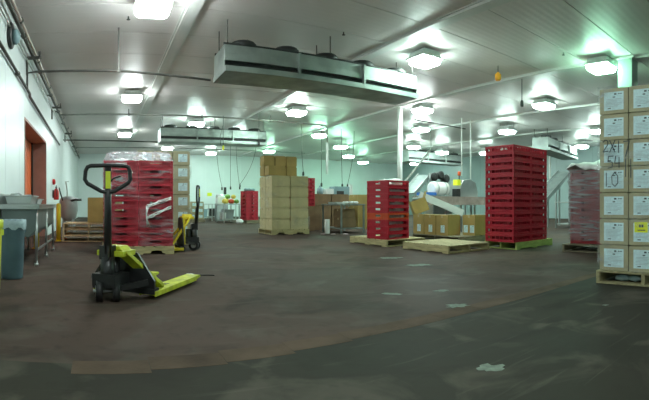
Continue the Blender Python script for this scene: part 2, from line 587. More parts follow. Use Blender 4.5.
LAMPS = [
    (.83, 7.0, 'w', 0, 'large square ceiling light at the top left, nearest the left wall pipes'),
    (.93, 13.1, 'w', 0, 'square ceiling light above the film-wrapped red crates, second from camera on left'),
    (1.1, 20.0, 'w', 0, 'small far square ceiling light just above the wrapped red crates'),
    (6.42, 7.3, 'c', 0, 'large square ceiling light at the right end of the big cooling unit'),
    (6.44, 13.8, 'c', 0, 'square ceiling light seen below the middle of the big cooling unit'),
    (6.5, 20.4, 'c', 0, 'ceiling light mostly hidden behind the second cooling unit'),
    (6.7, 26.6, 'c', 0, 'far ceiling light left of the tall carton pallet near the back wall'),
    (11.8, 7.8, 'c', 0, 'square ceiling light right above the tall unwrapped red crate tower'),
    (12.2, 14.1, 'c', 0, 'ceiling light beside the white column, second below the cooling unit corner'),
    (11.6, 19.6, 'g', .2, 'hanging light with rods over the control cabinet, largest of its row'),
    (17.1, 8.6, 'c', 0, 'ceiling light partly hidden by the tall labelled cartons at right'),
    (17.4, 18.3, 'c', .2, 'hanging light on rods above the grey hooded machine'),
    (3.7, 17.0, 'c', 0, 'ceiling light in front of the second cooling unit'),
    (3.7, 24.6, 'w', 0, 'far ceiling light seen under the left end of second cooling unit'),
    (9.15, 4.5, 'g', 0, 'green tinted square ceiling light near the square column at top right'),
    (9.75, 11.2, 'w', 0, 'wide bright ceiling light at the top of the white column'),
    (9.5, 17.9, 'g', 0, 'green tinted ceiling light right above the brown carton pallet'),
    (9.7, 24.6, 'g', 0, 'ceiling light hanging over the top brown cartons of the pallet'),
    (14.5, 11.4, 'c', .12, 'light on rods behind the top of the red crate tower'),
    (15.4, 18.4, 'c', .05, 'small ceiling light just right of the white column'),
    (14.3, 23.2, 'g', .2, 'middle of three hanging green lights over the far tables'),
    (17.2, 26.0, 'g', .2, 'smallest and farthest of three hanging green lights over the tables'),
    (19.4, 16.8, 'c', .2, 'hanging light just left of the red crate tower'),
    (20.5, 11.2, 'c', .1, 'tiny ceiling light above the inclined conveyor near the right wall'),
    (20.8, 24.7, 'c', .2, 'tiny far light low between the white column and the machines'),
]
LAMPS += [(.9, .4, 'w', 0, 'square ceiling light behind the camera near the left wall'),
          ]
for a in LAMPS:
    make_lamp(*a)

# ------------------------------------------------------------------ cooling units
def make_evap(x0, x1, y0, y1, zb, zt, nf, label, rz=0.0, m='galv', group='ceiling cooling units'):
    t = thing('cooling_unit', label, 'cooling unit', ((x0 + x1) / 2, (y0 + y1) / 2, zb), rz, group)
    hw, hd, H = (x1 - x0) / 2, (y1 - y0) / 2, zt - zb
    b = MB()                                             # upper casing
    b.box(-hw, hw, -hd + .03, hd - .03, H * .42, H)
    b.box(-hw, hw, -hd + .012, -hd + .03, H * .42, H * .68)
    b.build('casing', m, t, bevel=.006)
    b = MB()
    b.box(-hw + .03, hw - .03, -hd + .10, hd - .10, H * .20, H * .42)
    b.build('coil', 'darkmetal', t)
    b = MB()                                             # coil fins seen in the slot
    b.box(-hw, hw, -hd - .03, hd + .02, 0, .012)
    b.box(-hw, hw, -hd - .045, -hd - .03, 0, H * .20)
    b.box(-hw, hw, hd + .02, hd + .035, 0, H * .20)
    b.box(-hw, -hw + .012, -hd - .03, hd + .02, 0, H * .20)
    b.box(hw - .012, hw, -hd - .03, hd + .02, 0, H * .20)
    b.build('drip_tray', m, t)
    for s in (-1, 1):
        b = MB()
        b.box(s * hw - (.012 if s > 0 else 0), s * hw + (.012 if s < 0 else 0), -hd + .03, hd - .03, H * .2, H * .42)
        b.build('end_panel', m, t)
    n = 2 if nf > 3 else 1
    for k in range(n):
        u = -hw + (k + 1) * 2 * hw / (n + 1)
        MB().box(u - .02, u + .02, -hd - .05, -hd + .03, H * .02, H * .98).build('strap', m, t)
    for k in range(nf):
        u = -hw + (k + .5) * 2 * hw / nf
        b = MB()
        b.lathe([(.25, 0), (.25, .10), (.22, .12)], (u, -.10, H), 18)
        f = b.build('fan', 'darkmetal', t)
        g = MB()
        for r in (.08, .15, .22):
            g.tube([(u + r * math.cos(a * PI / 7), -.10 + r * math.sin(a * PI / 7), H + .125) for a in range(14)], .006, 5, closed=True)
        g.tube([(u - .24, -.10, H + .125), (u + .24, -.10, H + .125)], .006, 5)
        g.tube([(u, -.34, H + .125), (u, .14, H + .125)], .006, 5)
        g.build('fan_guard', 'darkmetal', f)
    for sx in (-1, 0, 1):
        for sy in (-1, 1):
            b = MB()
            b.cyl((sx * (hw - .08), sy * (hd - .1), H), (sx * (hw - .08), sy * (hd - .1), ZC - zb), .012, 6)
            b.box(sx * (hw - .08) - .04, sx * (hw - .08) + .04, sy * (hd - .1) - .04, sy * (hd - .1) + .04, H, H + .03)
            b.build('hanger_rod', 'pipe_dark', t)
    for s in (-1, 1):
        MB().box(-hw, hw, s * (hd - .08) - .02, s * (hd - .08) + .02, H + .001, H + .045).build('mounting_rail', 'darkmetal', t)
    return t
make_evap(2.17, 6.50, 7.62, 8.40, 3.21, 3.70, 5, 'long metal cooling unit with five fans, the largest and nearest one')
make_evap(2.25, 6.45, 16.6, 17.4, 3.20, 3.72, 5, 'second long cooling unit hanging beyond the biggest one, above the far tables')
make_evap(16.2, 20.8, 11.1, 11.9, 3.22, 3.78, 5, 'long cooling unit behind the red crate tower near the right wall', .24, 'galv_dull')
make_evap(15.9, 20.2, 19.4, 20.2, 3.26, 3.86, 5, 'farthest cooling unit, above the machines right of the white column', 0, 'galv_dull')

# ------------------------------------------------------------------ pipes, wall and ceiling fittings
def pipe(name, pts, r, m, label, cat='pipe', brackets=(), group=None):
    t = thing(name, label, cat, pts[0], 0, group)
    o = Vector(pts[0])
    MB().tube([Vector(p) - o for p in pts], r, 8).build('pipe_run', m, t)
    for p, q in brackets:
        b = MB()
        p, q = Vector(p) - o, Vector(q) - o
        b.bar(p, q, .03, .03)
        d = (q - p).normalized()
        b.cyl(p - Vector((0, .02, 0)), p + Vector((0, .02, 0)), r * 1.5, 8)
        b.build('bracket', 'pipe_dark', t)
    return t
WX = XL + .09
pipe('drain_pipe', [(WX - .02, 8.45, 3.05), (WX - .02, 8.45, 3.36), (-1.2, 8.42, 3.37), (.4, 8.42, 3.36), (2.12, 8.46, 3.27)], .022, 'pipe_dark',
     'thin dark drain pipe running from left wall to the big cooling unit',
     brackets=[((.35, 8.42, 3.36), (.35, 8.42, ZC))])
ys = [1.0 + 2.2 * k for k in range(13)]
pipe('wall_pipe', [(WX, -1, 4.02), (WX, 29.3, 4.02)], .040, 'pipe_pink', 'upper pale pipe along the top of the left wall',
     brackets=[((WX, yy, 4.02), (XL, yy, 4.02)) for yy in ys])
pipe('wall_pipe', [(WX + .01, -1, 3.86), (WX + .01, 29.3, 3.86)], .036, 'pipe_dark', 'brown pipe just under the topmost pale pipe on the left wall',
     brackets=[((WX + .01, yy + .3, 3.86), (XL, yy + .3, 3.86)) for yy in ys])
pipe('wall_pipe', [(WX - .04, -1, 3.29), (WX - .04, 8.9, 3.08), (WX - .04, 8.9, 3.02), (WX - .04, 15.5, 2.92)], .028, 'pipe_dark', 'lowest dark pipe sloping along the left wall above the doorway',
     brackets=[((WX - .04, yy, 3.29 - .0212 * (yy + 1)), (XL, yy, 3.29 - .0212 * (yy + 1))) for yy in (2.5, 5.2, 7.6)])
pipe('wall_pipe', [(WX - .045, -1, 3.66), (WX - .045, 26, 3.66)], .016, 'pipe_grey', 'thin grey conduit between the pipes of the left wall')
for k, (yy, w) in enumerate(((8.6, .30), (13.2, .30), (18.2, .30))):
    b = MB()
    b.bar((XL, 0, 0), (XL + w, 0, 0), .05, .05)
    b.bar((XL + .02, 0, 0), (XL + .02, 0, -.34), .05, .04)
    b.bar((XL + w - .03, 0, 0), (XL + w - .03, 0, .12), .05, .04)
    tag(b.build('pipe_bracket', 'pipe_dark', None, (0, yy + .15, 3.74)), ('nearest', 'middle', 'farthest')[k] + ' of three dark angle brackets carrying pipes on the left wall', 'bracket', 'wall brackets')
pipe('ceiling_pipe', [(XL + .02, 15.6, 3.97), (3, 15.6, 3.99), (8.55, 15.6, 3.97), (8.62, 15.6, 3.90), (8.62, 15.6, 3.30)], .030, 'pipe_grey',
     'grey pipe crossing under the ceiling from left wall to the white insulated drop', brackets=[((xx, 15.6, 3.98), (xx, 15.6, ZC)) for xx in (1.0, 3.6, 6.2)])
pipe('insulated_pipe', [(8.62, 15.6, 3.30), (8.62, 15.6, 2.05)], .055, 'pipe_white', 'white insulated vertical pipe hanging over the far work tables')
pipe('drain_pipe', [(XL + .02, 17.45, 3.36), (2.3, 17.45, 3.29)], .024, 'pipe_dark', 'far dark drain pipe from left wall to the second cooling unit')
pipe('ceiling_pipe', [(XL + .02, 24.5, 3.95), (12, 24.5, 3.95)], .028, 'pipe_grey', 'farthest grey pipe crossing below the ceiling near the back wall')
pipe('ceiling_pipe', [(10.6, 12.6, 3.95), (13.6, 12.9, 4.0)], .024, 'pipe_dark', 'dark pipe under the ceiling right of the white column')
pipe('conduit_drop', [(12.45, 12.0, ZC), (12.45, 12.0, 1.95)], .022, 'pipe_white', 'white vertical conduit dropping to the machine, left of the pair', 'conduit', group='conduit drops')
pipe('conduit_drop', [(12.95, 12.0, ZC), (12.95, 12.0, 1.60)], .022, 'pipe_white', 'white vertical conduit dropping to the machine, right of the pair', 'conduit', group='conduit drops')
pipe('conduit_drop', [(19.0, 12.2, ZC), (19.0, 12.2, 1.2)], .05, 'pipe_white', 'white vertical post beside the inclined conveyor near right wall', 'conduit')

# columns
b = MB()
b.cyl((0, 0, 0), (0, 0, ZC - .02), .085, 20)
o = b.build('column', 'pipe_white', None, (9.4, 11.95, 0))
tag(o, 'round white column standing behind the short red crate stack', 'column')
MB().box(-.17, .17, -.17, .17, ZC - .06, ZC - .015).build('cap_plate', 'pipe_white', o)
MB().box(-.17, .17, -.17, .17, 0, .03).build('base_plate', 'pipe_white', o)
b = MB()
b.box(-.17, .17, -.17, .17, 0, ZC - .06)
o = b.build('column', 'column_lit', None, (9.4, 3.95, 0))
tag(o, 'square pale column rising behind the tall labelled cartons', 'column')
MB().box(-.22, .22, -.22, .22, ZC - .06, ZC - .015).build('cap_plate', 'pipe_white', o)

# wall alarm at the upper left
t = thing('wall_alarm', 'dark oval alarm lamp on the left wall under the pipes', 'alarm', (XL, 7.05, 3.56))
b = MB()
b.lathe([(.0, 0), (.15, 0), (.17, .02), (.17, .05), (.15, .07), (0, .07)], (0, 0, 0), 20, sx=1.0, sy=.95)
for v in range(len(b.v)):
    x, yv, z = b.v[v]
    b.v[v] = (z, yv, x * 1.25)
b.build('back_plate', 'blackpaint', t)
b = MB()
b.lathe([(.11, 0), (.11, .05), (.085, .09), (.03, .115), (0, .118)], (0, 0, 0), 18)
for v in range(len(b.v)):
    x, yv, z = b.v[v]
    b.v[v] = (z + .07, yv + .01, x * 1.1 - .02)
b.build('dome', 'bluegrey', t)

# hanging orange connector, ceiling sprinklers
t = thing('hanging_connector', 'small orange connector hanging from the ceiling on a short cord', 'connector', (8.3, 6.8, ZC))
MB().cyl((0, 0, 0), (0, 0, -.20), .008, 6).build('cord', 'black', t)
MB().lathe([(.03, -.16), (.045, -.19), (.075, -.21), (.075, -.33), (.05, -.36)], (0, 0, 0), 12).build('connector_body', mat('orange plastic', (.85, .36, .02), .5), t)
for x, yv, lb in ((.5, 7.9, 'tiny ceiling sprinkler at the upper left, left of the first light'), (4.45, 7.4, 'tiny dark ceiling sprinkler in front of the big cooling unit'),
                  (8.4, 5.05, 'tiny ceiling sprinkler left of the green tinted light'), (6.6, 8.9, 'tiny ceiling sprinkler right of the big cooling unit')):
    b = MB()
    b.cyl((0, 0, 0), (0, 0, -.05), .012, 8)
    b.lathe([(.03, -.06), (.035, -.055), (.03, -.05)], (0, 0, 0), 10)
    tag(b.build('ceiling_sprinkler', 'darkmetal', None, (x, yv, ZC)), lb, 'sprinkler', 'ceiling sprinklers')

# ------------------------------------------------------------------ pallets
def make_pallet(x, y, w, d, label, m='wood', z=0.0, rz=0.0, h=.14, notch=False, nb=7):
    """w along local x (stringer direction), d along local y; origin at the centre on the ground"""
    t = thing('wooden_pallet', label, 'pallet', (x, y, z), rz, 'wooden pallets')
    for k in range(3):
        yc = -d / 2 + .02 + k * (d / 2 - .02)
        b = MB()
        z0, z1 = .018, h - .018
        if notch:
            q = .16 * w
            pts = [(-w / 2, z0), (-w / 2 + q, z0), (-w / 2 + q + .03, z0 + .05), (-w / 2 + q + .19, z0 + .05), (-w / 2 + q + .22, z0),
                   (w / 2 - q - .22, z0), (w / 2 - q - .19, z0 + .05), (w / 2 - q - .03, z0 + .05), (w / 2 - q, z0), (w / 2, z0), (w / 2, z1), (-w / 2, z1)]
            b.prism(pts, 'y', yc - .019, yc + .019)
        else:
            b.box(-w / 2, w / 2, yc - .019, yc + .019, z0, z1)
        b.build('stringer', m, t)
    bw = w / nb
    top = MB().box(-bw * .42, bw * .42, -d / 2, d / 2, 0, .018).mesh('deck_board', m)
    for k in range(nb):
        link('deck_board', top, t, (-w / 2 + bw * .42 + k * (w - bw * .84) / (nb - 1), 0, h - .018))
    for k in range(3):
        if notch and k != 1:
            link('bottom_board', top, t, (-w / 2 + bw * .42 if k == 0 else w / 2 - bw * .42, 0, 0))
        else:
            link('bottom_board', top, t, (-w / 2 + bw * .42 + k * (w - bw * .84) / 2, 0, 0))
    return t

# ------------------------------------------------------------------ crates
def wall_panel(b, axis, pos, th, a0, a1, z0, z1, holes, hz0, hz1):
    """a crate side with a row of openings; holes is a list of (u0, u1)"""
    def bx(u0, u1, v0, v1):
        if u1 - u0 < 1e-4 or v1 - v0 < 1e-4:
            return
        if axis == 'x':
            b.box(pos - th / 2, pos + th / 2, u0, u1, v0, v1)
        else:
            b.box(u0, u1, pos - th / 2, pos + th / 2, v0, v1)
    bx(a0, a1, z0, hz0)
    bx(a0, a1, hz1, z1)
    c = a0
    for u0, u1 in holes:
        bx(c, u0, hz0, hz1)
        c = u1
    bx(c, a1, hz0, hz1)

def crate_meshes(w, d, h, style, m):
    th = .012
    b = MB()
    b.box(-w / 2 + .006, w / 2 - .006, -d / 2 + .006, d / 2 - .006, 0, .012)
    si = .034 if style == 'solid' else .022
    for ax, pos, L in (('y', -d / 2 + si, w), ('y', d / 2 - si, w), ('x', -w / 2 + si, d), ('x', w / 2 - si, d)):
        a0, a1 = -L / 2 + .014, L / 2 - .014
        if style == 'slot':
            n = 6
            st = (L - .08) / n
            holes = [(-L / 2 + .04 + k * st + .012, -L / 2 + .04 + (k + 1) * st - .012) for k in range(n)]
            wall_panel(b, ax, pos, th, a0, a1, .004, h - .02, holes, h * .36, h * .72)
            q = -.09 if pos > 0 else .09
            wall_panel(b, ax, pos + q, .008, a0 + .02, a1 - .02, .010, h - .03, [], h * .5, h * .5)
        elif style == 'open' and ax == 'y':
            wall_panel(b, ax, pos, th, a0, a1, .004, h - .02, [(-L / 2 + .06, L / 2 - .06)], h * .26, h - .030)
        else:
            wall_panel(b, ax, pos, th, a0, a1, .004, h - .02, [(-.10, .10)] if style == 'solid' else [(-.075, .075)], h * .42, h * .74)
    for sx in (-1, 1):                                    # corner posts
        for sy in (-1, 1):
            b.box(sx * (w / 2 - .016) - .016, sx * (w / 2 - .016) + .016, sy * (d / 2 - .016) - .016, sy * (d / 2 - .016) + .016, .0, h - .002)
    body = b.mesh('crate_body', m)
    r = MB()                                              # rolled rim round the top and a rib low down
    for z0, z1, o in ((h - .036, h - .002, .003), (.018, .034, .0)):
        r.box(-w / 2 - o, w / 2 + o, -d / 2 - o, -d / 2 + .02, z0, z1)
        r.box(-w / 2 - o, w / 2 + o, d / 2 - .02, d / 2 + o, z0, z1)
        r.box(-w / 2 - o, -w / 2 + .02, -d / 2 + .02, d / 2 - .02, z0, z1)
        r.box(w / 2 - .02, w / 2 + o, -d / 2 + .02, d / 2 - .02, z0, z1)
    rim = r.mesh('crate_rim', m)
    gm = []                                               # a hand grip lip above each opening
    for q in (-1, 1):
        g = MB()
        if style == 'open':
            g.box(q * (w / 2 - .004) - .008, q * (w / 2 - .004) + .008, -.1, .1, h * .74, h * .80)
        else:
            g.box(-.1, .1, q * (d / 2 - .004) - .008, q * (d / 2 - .004) + .008, h * .74, h * .80)
        gm.append(g.mesh('crate_grip', m))
    return body, rim, gm[0], gm[1]

def crate(ms, x, y, z, rz, label, group):
    o = link('plastic_crate', ms[0], None, (x, y, z), rz)
    tag(o, label, 'crate', group)
    link('rim', ms[1], o)
    link('hand_grip', ms[2], o)
    link('hand_grip', ms[3], o)
    return o

# ------------------------------------------------------------------ cartons
def carton_mesh(w, d, h, m, gv=.006, g=.010):
    b = MB()
    b.box(-w / 2 + g, w / 2 - g, -d / 2 + g, d / 2 - g, gv, h - 2 * gv)
    b.box(-w / 2 + g + .014, w / 2 - g - .014, -d / 2 + g + .014, d / 2 - g - .014, 0, gv)
    g += .014
    b.box(-w / 2 + g, w / 2 - g, -d / 2 + g, -.003, h - 2 * gv, h - .001)     # top flaps meeting in the middle
    b.box(-w / 2 + g, w / 2 - g, .003, d / 2 - g, h - 2 * gv, h - .001)
    return b.mesh('carton_body', m)

def label_mesh(w, h):
    """printed paper label in the x-z plane facing -y"""
    b = MB()
    b.box(-w / 2, w / 2, -.0012, 0, -h / 2, h / 2, 0)
    def q(u0, u1, v0, v1, mi):
        b.box(u0 * w, u1 * w, -.0020, -.0012, v0 * h, v1 * h, mi)
    q(.02, .14, .33, .42, 1)
    q(.22, .30, .35, .40, 1); q(.33, .41, .35, .40, 1)
    q(-.05, .08, .18, .24, 1)
    for k in range(6):
        v = .10 - k * .075
        q(-.40, .40 - .1 * ((k * 7) % 3), v - .012, v + .012, 2)
    q(-.30, -.14, -.42, -.37, 1)
    return b.mesh('label_print', ['label', 'ink', 'grey_ink'])

def tape_mesh(w, d, h):
    b = MB()
    b.box(-w / 2 + .022, w / 2 - .022, -.028, .028, h - .0012, h - .0003)
    b.box(-w / 2 + .0075, -w / 2 + .0105, -.028, .028, h - .07, h - .013)
    b.box(w / 2 - .0105, w / 2 - .0075, -.028, .028, h - .07, h - .013)
    return b.mesh('tape_strip', 'tape')

def carton(cm, tm, x, y, z, rz, label, group, labels=()):
    o = link('carton', cm, None, (x, y, z), rz)
    tag(o, label, 'carton', group)
    if tm:
        link('tape', tm, o)
    for lm, lx, ly, lz, lr in labels:
        link('paper_label', lm, o, (lx, ly, lz), lr)
    return o

def film_shell(name, x0, x1, y0, y1, z0, z1, m, label, amp=.008, top=True, nx=14, nz=22, seed=0, rz=0.0, flare=0.0):
    """wrinkled film around a load"""
    cx, cy = (x0 + x1) / 2, (y0 + y1) / 2
    hw, hd = (x1 - x0) / 2, (y1 - y0) / 2
    ring = []
    r = .02
    cs = [(-1, -1), (1, -1), (1, 1), (-1, 1)]
    for k in range(4):
        a, c = cs[k], cs[(k + 1) % 4]
        for i in range(nx):
            u = i / nx
            ring.append(((a[0] + (c[0] - a[0]) * u) * hw, (a[1] + (c[1] - a[1]) * u) * hd))
    n = len(ring)
    vs, fs = [], []
    for iz in range(nz + 1):
        z = (z1 - z0) * iz / nz
        for (u, v) in ring:
            q = mnoise.noise(Vector((u * 3 + seed, v * 3, z * 7))) + .5 * mnoise.noise(Vector((u * 9, v * 9 + seed, z * 18)))
            k = 1 + (abs(q) * amp) / max(hw, hd)
            if flare and iz == 0:
                k += flare
            vs.append((u * k, v * k, z))
    for iz in range(nz):
        for i in range(n):
            i2 = (i + 1) % n
            fs.append((iz * n + i, iz * n + i2, (iz + 1) * n + i2, (iz + 1) * n + i))
    b = MB()
    b.add(vs, fs, 0, True)
    if top:
        vs, fs = [], []
        g = 10
        for i in range(g + 1):
            for j in range(g + 1):
                u, v = -hw + 2 * hw * i / g, -hd + 2 * hd * j / g
                e = min(i, j, g - i, g - j) / (g / 2)
                vs.append((u, v, z1 - z0 + .002 + amp * 3 * min(1, e * 2) * abs(mnoise.noise(Vector((u * 4, v * 4, seed))))))
        for i in range(g):
            for j in range(g):
                fs.append((i * (g + 1) + j, (i + 1) * (g + 1) + j, (i + 1) * (g + 1) + j + 1, i * (g + 1) + j + 1))
        b.add(vs, fs, 0, True)
    o = b.build(name, m, None, (cx, cy, z0), rz)
    return tag(o, label, 'plastic wrap')

# ================================================================== LEFT: wrapped red crate stack
PX, PY = .665, 8.34                      # centre of the pallet
make_pallet(PX, PY, 1.24, 1.26, 'pale wooden pallet with notched sides under the film-wrapped red crates', notch=True)
CW, CD, CH = .592, .615, .1345
ms = crate_meshes(CW, CD, CH, 'solid', 'red')
NL = 11
for k in range(NL):
    z = .141 + k * CH
    for i, col in ((0, 'left'), (1, 'right')):
        for j in (0, 1):
            jx = random.uniform(-.0015, .0015)
            x, yv = PX + (-.301 if i == 0 else .301), PY + (-.313 if j == 0 else .313)
            if j == 0:
                lb = 'red crate behind near pallet jack, front row, %s column, %s' % (col, nth(NL - k, NL))
            else:
                lb = 'red crate behind near pallet jack, rear row, %s column, %s' % (col, nth(NL - k, NL))
            crate(ms, x, yv + jx, z, 0, lb, 'crates of the wrapped stack' if j == 0 else 'rear crates of the wrapped stack')
zt = .141 + NL * CH
film_shell('stretch_wrap', PX - .612, PX + .612, PY - .635, PY + .635, .1425, zt + .02, 'film',
           'clear glinting stretch film wound round the red crates behind the near jack', .016, True, 16, 26, 1)
b = MB()                                 # bunched film over the top crates
vs, fs = [], []
n = 20
for i in range(n + 1):
    for j in range(n + 1):
        u, v = -.60 + 1.20 * i / n, -.625 + 1.25 * j / n
        e = min(i, j, n - i, n - j)
        z = .10 * min(1, e / 1.0) + .05 * min(1, e / 3) + .05 * mnoise.noise(Vector((u * 7, v * 7, 4)))
        if e == 0:
            z = -.03 + .05 * mnoise.noise(Vector((u * 5, v * 5, 1)))
            u *= 1.03
            v *= 1.025
        vs.append((u, v, z))
for i in range(n):
    for j in range(n):
        fs.append((i * (n + 1) + j, (i + 1) * (n + 1) + j, (i + 1) * (n + 1) + j + 1, i * (n + 1) + j + 1))
b.add(vs, fs, 0, True)
tag(b.build('film_cover', 'film_top', None, (PX, PY, zt + .022)), 'bunched pale film covering the top of the wrapped red crates', 'plastic wrap')
b = MB()                                 # loose gathered band of film hanging off the front
rr = random.Random(3)
for k in range(9):
    pts = []
    z0 = (.80, .82, .84, .815, .62, .60, .64, .63, .61)[k]
    for i in range(9):
        u = i / 8
        pts.append((PX + .14 + .42 * u, PY - .665 - .012 * math.sin(u * 9 + k), z0 + (.14 if k < 4 else .19) * u + .02 * rr.random()))
    b.tube(pts, [.004 + .006 * rr.random() for _ in pts], 5)
for k in range(3):
    b.tube([(PX + .13 + .02 * k, PY - .668, .84), (PX + .12 + .02 * rr.random(), PY - .672, .70), (PX + .13 + .02 * rr.random(), PY - .668, .58), (PX + .14 + .03 * k, PY - .668, .46)], [.008, .006, .008, .003], 5)
tag(b.build('loose_wrap_band', 'whitebag'), 'bunched strands of loose white film on the right front of wrapped crates', 'plastic wrap')

# labelled cartons standing behind it
LX0, LY0 = 1.36, 9.92
make_pallet(LX0, LY0 + .1, 1.16, 1.0, 'wooden pallet under the labelled cartons behind the wrapped red crates')
cm = carton_mesh(.385, .49, .31, 'kraft_green')
tm = tape_mesh(.385, .49, .31)
lm = label_mesh(.20, .17)
for k in range(6):
    for i in range(3):
        for j in range(1):
            carton(cm, tm, LX0 - .387 + i * .387, LY0 - .14, .142 + k * .312, 0,
                   'labelled carton behind the wrapped red crates, %s column, %s' % (('left', 'middle', 'right')[i], nth(6 - k, 6)),
                   'labelled cartons behind the red crates', [(lm, .03, -.2340, .16, 0)])
film_shell('stretch_wrap', LX0 - .60, LX0 + .60, LY0 - .41, LY0 + .13, .1405, .142 + 6 * .312 + .03, 'film_soft',
           'pale stretch film round the labelled cartons behind the red crates', .012, True, 10, 16, 5)

# ================================================================== pallet jacks
def make_jack(x, y, rz, hz, label, ah=.43, lw=1.0, lh=1.0, full=True, paint='lime'):
    """origin under the steering axle; forks point to local +y; hz turns the handle"""
    t = thing('pallet_jack', label, 'pallet jack', (x, y, 0), rz, 'yellow pallet jacks')
    for s in (-1, 1):
        b = MB()
        prof = [(.26, .040), (1.26, .040), (1.35, .052), (1.36, .066), (1.33, .078), (.26, .078)]
        b.prism(prof, 'x', s * .26 - .08, s * .26 + .08)
        b.box(s * .26 - .085, s * .26 - .075, .26, 1.24, .028, .078)
        b.box(s * .26 + .075, s * .26 + .085, .26, 1.24, .028, .078)
        f = b.build('fork', paint, t, bevel=.004)
        MB().cyl((s * .26 - .06, 1.17, .034), (s * .26 + .06, 1.17, .034), .033, 12).build('load_roller', 'black', f)
        d = MB()
        for k in range(5):
            d.box(s * .26 - .05, s * .26 + .02, .42 + k * .06, .45 + k * .06, .0785, .0795)
        d.build('print_mark', 'ink', f)['kind'] = 'stuff'
        b = MB()                               # sloping yellow arm from the pump head to the fork heel
        T = None
        p, q = Vector((s * .10, .10, ah)), Vector((s * .27, .50, .082))
        b.bar(p, q, .11, .035, 0, (0, 1, .9))
        a = b.build('frame_arm', paint, t, bevel=.004)
        d = MB()
        for k in range(5):
            u = .25 + k * .12
            c = p.lerp(q, u) + Vector((0, -.0, .022))
            d.bar(c + Vector((-.03, -.015, 0)), c + Vector((.03, -.015, .0)), .012, .018)
        d.build('print_mark', 'ink', a)['kind'] = 'stuff'
    b = MB()
    b.prism([(-.34, .09), (.34, .09), (.34, .17), (.16, ah - .01), (-.16, ah - .01), (-.34, .17)], 'y', .25, .275)
    b.box(-.34, .34, .24, .34, .05, .10)
    b.build('back_plate', 'blackpaint', t)
    b = MB()
    b.box(-.14, .14, .03, .26, ah - .03, ah + .02)
    b.prism([(-.12, ah + .02), (.12, ah + .02), (.08, ah + .06), (-.08, ah + .06)], 'y', .06, .22)
    if ah > .5:
        b.box(-.17, .17, .20, .25, .12, ah)
    b.build('head_plate', paint, t, bevel=.006)
    b = MB()                                   # hydraulic pump and steering block
    b.cyl((0, 0, .14), (0, 0, .40), .065, 14)
    b.cyl((0, .11, .14), (0, .11, .40), .05, 12)
    b.box(-.12, .12, -.07, .18, .14, .25)
    b.box(-.05, .05, -.06, .06, .38, .50)
    b.build('pump', 'blackpaint', t)
    ca, sa = math.cos(hz), math.sin(hz)
    def R(u, v, z):                            # handle frame, turned about the steering post
        return (u * ca - v * sa, u * sa + v * ca, z)
    for s in (-1, 1):
        b = MB()
        b.cyl(R(s * .075 - .03, -.01, .095), R(s * .075 + .03, -.01, .095), .094, 18)
        w = b.build('steer_wheel', 'black', t)
        MB().cyl(R(s * .107 - .003, -.01, .095), R(s * .107 + .003, -.01, .095), .05, 14).build('hub', 'steel', w)
    MB().cyl(R(-.13, -.01, .095), R(.13, -.01, .095), .016, 8).build('axle', 'steel', t)
    for s in (-1, 1):
        MB().bar((s * .30, .20, .17), (s * .12, .02, .13), .04, .05).build('side_link', 'blackpaint', t)
    top = 1.205
    b = MB()
    b.tube([R(0, -.03, .40), R(0, -.06, .80), R(0, -.075, top - .01 if full else top - .22 * lh)], [.036, .032, .030], 10)
    h = b.build('handle_shaft', 'blackpaint', t)
    k = -.075
    loop = [(-.15, .0), (0, .004), (.15, .0), (.178, -.012), (.192, -.045), (.196, -.12), (.18, -.15), (.06, -.222), (0, -.235), (-.06, -.222), (-.18, -.155), (-.202, -.12), (-.196, -.045), (-.18, -.012)]
    MB().tube([R(u * lw, k, top + v * lh) for u, v in loop], .0185, 8, closed=True).build('handle_loop', 'black', t)
    MB().box(-.022, .022, -.003, .003, -.075, .075).build('sticker', 'canlime', h, R(0, k - .033, top - .125), hz)
    MB().tube([R(.0, k - .01, top - .16), R(.05, k - .01, top - .11), R(.11, k - .01, top - .09)], .008, 6).build('release_lever', 'black', h)
    return t
make_jack(.068, 4.02, math.atan2(-.57, .82), math.atan2(.57, .82) + .02, 'yellow and black pallet jack standing empty in the foreground')
make_jack(1.77, 8.34, math.radians(90), math.radians(-25), 'yellow pallet jack with forks under the wrapped red crates', .62, .55, 1.8, False, 'yellow')
# strap end lying by the fork tip
pts = [(1.12, 5.30, .006), (1.20, 5.33, .006), (1.30, 5.32, .006), (1.37, 5.27, .006)]
tag(MB().tube(pts, .006, 6).build('strap_scrap', 'darkmetal'), 'dark bit of strapping on the floor by the jack fork tip', 'strap')
b = MB()
b.prism([(0, 0), (.07, -.03), (.05, .05), (-.02, .06)], 'z', 0, .01)
tag(b.build('paper_scrap', 'white', None, (1.08, 5.40, 0)), 'white scrap on the floor beside the jack fork tip', 'scrap', 'floor scraps')

# ================================================================== LEFT WALL ZONE
# long steel sink
t = thing('steel_sink', 'grey steel sink with deep basins along the left wall', 'sink', (-1.14, 7.36, 0))
def basin(y0, y1, zt, zb, m, nm='basin'):
    b = MB()
    x0, x1 = -.26, .27
    b.prism([(x0, zt), (x1, zt), (x1 - .02, zb + .10), (x1 - .12, zb), (x0 + .1, zb), (x0 + .02, zb + .08)], 'y', y0, y1)
    b.build(nm, m, t, bevel=.01)
basin(-1.12, .02, .83, .40, 'steel_green')
basin(.10, 1.12, .83, .42, 'steel_green')
b = MB()
b.box(-.30, .30, -1.18, 1.18, .83, .85)
b.box(.285, .30, -1.18, 1.18, .80, .868)
b.box(-.30, .30, -1.18, -1.165, .80, .868)
b.box(-.30, -.28, -1.18, 1.18, .85, 1.02)
b.build('rim', 'steel', t, bevel=.004)
for yy in (-1.10, .06, 1.10):
    for xx in (-.22, .25):
        b = MB()
        b.cyl((xx, yy, .03), (xx, yy, .83), .021, 10)
        b.cyl((xx, yy, 0), (xx, yy, .04), .032, 10)
        b.build('leg', 'steel', t)
